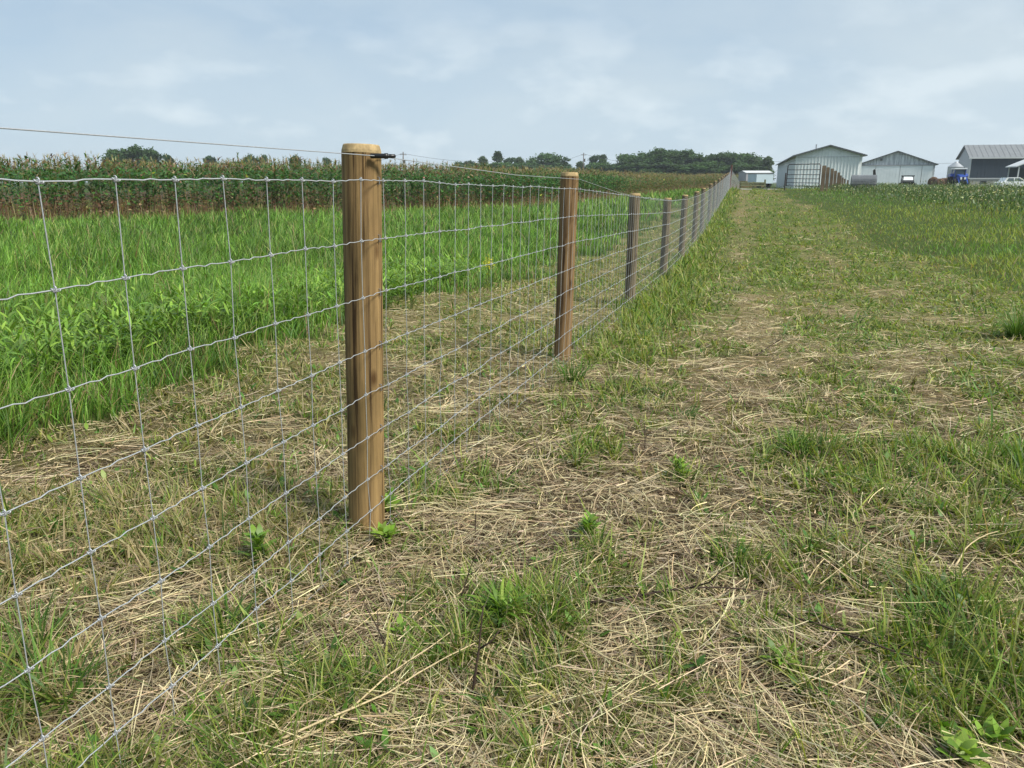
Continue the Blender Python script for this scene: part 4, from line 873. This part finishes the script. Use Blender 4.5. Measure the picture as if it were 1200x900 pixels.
# roll of fence wire
p = at(1011, 221, 61); WR = empty('wire_roll', (p.x, p.y, p.z-.05), R(-18)); tag(WR, 'big roll of grey wire netting lying right of the wooden posts', 'wire roll')
b = MB(); rr0 = .53; L_ = 1.75
for q in range(5):
    r_ = rr0 - q*.035
    for i in range(18 if q < 2 else 2):
        xx = -L_/2 + (i/17*L_ if q < 2 else i*L_); b.tube([(xx, r_*math.cos(a*2*math.pi/20+q), r_*math.sin(a*2*math.pi/20+q)+rr0) for a in range(21)], .009, 4, False)
    for a in range(30):
        t_ = a*2*math.pi/30+q*.1; b.tube([(-L_/2, r_*math.cos(t_), r_*math.sin(t_)+rr0), (L_/2, r_*math.cos(t_), r_*math.sin(t_)+rr0)], .009, 4, False)
b.build('wire_netting', M_galv, WR)
b = MB(); b.lathe([(.40, -.85), (.40, .85)], (0, 0, rr0), 'x', 18); b.build('inner_coils', M_trim, WR)
# dark leaning plank
p = at(1024.5, 216, 62.5); b = MB(); b.prism([(-.10, -.4), (.14, -.4), (.02, .75), (-.04, 1.0), (-.12, 1.15), (-.2, 1.05), (-.16, .7)], -.06, .06); o = b.build('leaning_post', M_dark, None); o.location = p
tag(o, 'dark crooked post standing at the right end of the wire roll', 'post')
p = at(1019.5, 216, 62); b = MB(); b.tube([(0, 0, -.5), (0, 0, .5)], .05, 8); o = b.build('short_post', M_trim, None); o.location = p; tag(o, 'short grey post between the wire roll and the dark crooked post', 'post')
# wooden posts by the gate
PX = [(963.5, 194, 6, 58), (968.5, 196, 5, 60), (973.6, 197.5, 4.6, 62.5), (977.6, 200, 4.2, 65), (981, 202, 3.8, 68), (984, 205.5, 3.2, 71), (986.6, 208, 2.8, 75), (989, 209.5, 2.6, 79), (992.5, 211, 2.6, 84)]
nth = ['first', 'second', 'third', 'fourth', 'fifth', 'sixth', 'seventh', 'eighth', 'last']
for i, (px_, pt, wpx, Y) in enumerate(PX):
    p = at(px_, pt, Y); pb = at(px_, 220.5, Y); w_ = wpx/F*Y*.5*.66; h_ = p.z-pb.z+.25; b = MB()
    b.box(-w_, w_, -w_, w_, 0, h_-.03); b.box(-w_*.85, w_*.85, -w_*.85, w_*.85, h_-.0299, h_)
    o = b.build('wooden_post', M_board, None); o.location = (pb.x, Y, pb.z-.25); o.rotation_euler = (0, random.uniform(-.02, .02), ang); tag(o, f'{nth[i]} brown wooden post from the tube gate in the row running back', 'post', 'row of wooden posts by the gate')
# tube gate
g0, g1 = at(921, 220.5, 62), at(959.5, 220.5, 59); GT = empty('tube_gate', tuple(g0), math.atan2(g1.y-g0.y, g1.x-g0.x)); Wg = math.hypot(g1.x-g0.x, g1.y-g0.y); tag(GT, 'brown tubular metal field gate standing before the first barn', 'gate')
b = MB(); Hg = 1.78; b.tube([(0, 0, .18), (0.02, 0, Hg-.12), (.14, 0, Hg), (Wg-.14, 0, Hg-.02), (Wg-.02, 0, Hg-.14), (Wg, 0, .1)], .032, 8); b.build('frame', M_gate, GT, True)
for z_ in (.18, .42, .72, 1.02, 1.38):
    b = MB(); b.tube([(0.01, 0, z_), (Wg-.01, 0, z_-.03)], .024, 8); b.build('rail', M_gate, GT, True)
for f_ in (.5, .28):
    b = MB(); b.box(Wg*f_-.012, Wg*f_+.012, -.03, -.026, .18, Hg-.02); b.build('brace', M_gate, GT)
# gate hanging post (left)
b = MB(); b.tube([(0, 0, -.4), (0, 0, 1.15)], .05, 8); o = b.build('gate_post', M_gate, None); o.location = g0 + Vector((-.10, 0, 0)); tag(o, 'short dark post at the left end of the tube gate', 'post')
# plank guard rail between corner and barn
a0, a1 = at(867, 222, 70), at(897, 221, 70); RF = empty('rail_fence', tuple(a0)); tag(RF, 'low greenish plank rail fence between the corner post and first barn', 'rail fence')
LR = a1.x-a0.x; M_rail = mat('mossy_board', (.17, .18, .10), .85, noise=.4, nscale=3)
for z_, h_ in ((.28, .14), (.50, .12)):
    b = MB(); b.box(0, LR, -.03, .03, z_, z_+h_); b.build('rail', M_rail, RF)
for x0 in (0, LR-.12, LR*.5):
    b = MB(); b.box(x0, x0+.12, .031, .13, -.3, .66 if x0 != LR-.12 else .85); b.build('post', M_rail, RF)
# concrete slabs on the crest
for q, (xa, xb, Y, lab) in enumerate([(868, 881, 66, 'pale concrete slab at the foot of the rail fence'), (900, 912, 66, 'pale concrete slab left of the tube gate')]):
    c0, c1 = at(xa, 222, Y), at(xb, 222, Y); b = MB(); b.box(0, c1.x-c0.x, 0, 2.2, -.4, .02); o = b.build('concrete_slab', M_conc, None); o.location = (c0.x, Y, float(gz(c0.x, Y, False))+.05); tag(o, lab, 'slab')
# grey shed-like trailer and pale box trailer
p = at(873.5, 213, 135); G1 = empty('stock_trailer', tuple(p)); tag(G1, 'grey roofed trailer parked beyond the rail fence', 'trailer')
wpx = 30/F*135
b = MB(); b.prism_x([(0, .1), (4.5, .1), (4.5, 1.45), (2.2, 1.75), (0, 1.45)], .05, wpx); b.build('body', M_grey, G1)
b = MB(); b.prism_x([(-.1, 1.42), (2.2, 1.77), (4.6, 1.42), (4.6, 1.50), (2.2, 1.85), (-.1, 1.50)], -.05, wpx+.1); b.build('roof', M_ltrim, G1)
b = MB(); b.box(.45, 1.4, -.03, .045, -.2, .35); b.build('opening', M_dark, G1)
for x0 in (1.2, 3.6): wheel(G1, (x0, .2, -.25), .4, .22, M_grey, 'y')
p = at(886, 216.5, 95); G2 = empty('box_trailer', tuple(p)); tag(G2, 'pale blue white box trailer beside the first barn', 'trailer'); wpx = 19/F*95
b = MB(); b.box(0, wpx, 0, 3.5, .15, 1.25)
b.build('box', M_box, G2)
b = MB(); b.box(-.03, wpx+.03, -.03, 3.5, 1.251, 1.32); b.build('roof_rim', M_trim, G2)
for x0 in (.4, 1.5): wheel(G2, (x0, .15, -.05), .32, .2, M_grey, 'y')
b = MB(); b.box(.2, wpx-.1, .2, 3.2, -.02, .14); b.build('chassis', M_dark, G2)

# ------------------------------------------------------------------ utility poles and lines
M_pole = mat('pole_wood', (.11, .10, .09), .8); M_line = mat('power_line', (.06, .06, .065), .6)
def pole(px_, ptop, Y, lab, lean=0):
    p = at(px_, ptop, Y); zg = float(gz(p.x, p.y, False)); t = empty('utility_pole', (p.x, p.y, zg)); t.rotation_euler = (0, R(lean), 0); h = p.z-zg
    b = MB(); b.tube([(0, 0, -.3), (0, 0, h)], [.19, .12], 8); b.build('pole', M_pole, t, True)
    b = MB(); b.box(-.8, .8, -.06, .06, h-.7, h-.56); b.build('crossarm', M_pole, t)
    b = MB(); b.lathe([(.2, h-2.6), (.2, h-1.7)], (.35, 0, 0), 'z', 10); b.build('transformer', M_pole, t)
    tag(t, lab, 'utility pole'); return Vector((p.x, p.y, p.z-.3))
pa = pole(471, 178, 190, 'leaning utility pole right of the nearest fence post', 2)
pb = pole(684, 179, 240, 'utility pole standing in the gap of the treeline')
def line(a, c, sag, r, lab):
    b = MB(); b.tube([a.lerp(c, i/16) - Vector((0, 0, sag*4*(i/16)*(1-i/16))) for i in range(17)], r, 4); o = b.build('power_line', M_line, None); tag(o, lab, 'power line')
line(pa, at(600, 187, 260), 1.2, .03, 'power line sagging right from the leaning pole'); line(at(380, 188, 150), pa, 1.2, .03, 'power line running left from the leaning pole')
line(at(600, 193, 245), pb, 1.4, .03, 'power line running left from the treeline pole'); line(pb, at(820, 191, 235), 1.6, .03, 'power line running right from the treeline pole')
line(at(880, 188, 190), at(1210, 187, 230), 1.0, .03, 'power line passing behind the barn roofs')

# ------------------------------------------------------------------ thin summer haze
hm = bpy.data.materials.new('haze'); hm.use_nodes = True; ht = hm.node_tree; ht.nodes.clear()
ho = ht.nodes.new('ShaderNodeOutputMaterial'); pv = ht.nodes.new('ShaderNodeVolumePrincipled'); pv.inputs['Color'].default_value = (.86, .93, 1, 1); pv.inputs['Density'].default_value = .00034; pv.inputs['Anisotropy'].default_value = .2
ht.links.new(pv.outputs[0], ho.inputs['Volume'])
b = MB(); b.box(-4300, 4300, -4300, 4300, -8, 30); hz_o = b.build('haze', hm, None); tag(hz_o, 'thin pale haze over the fields', 'haze', kind='stuff')
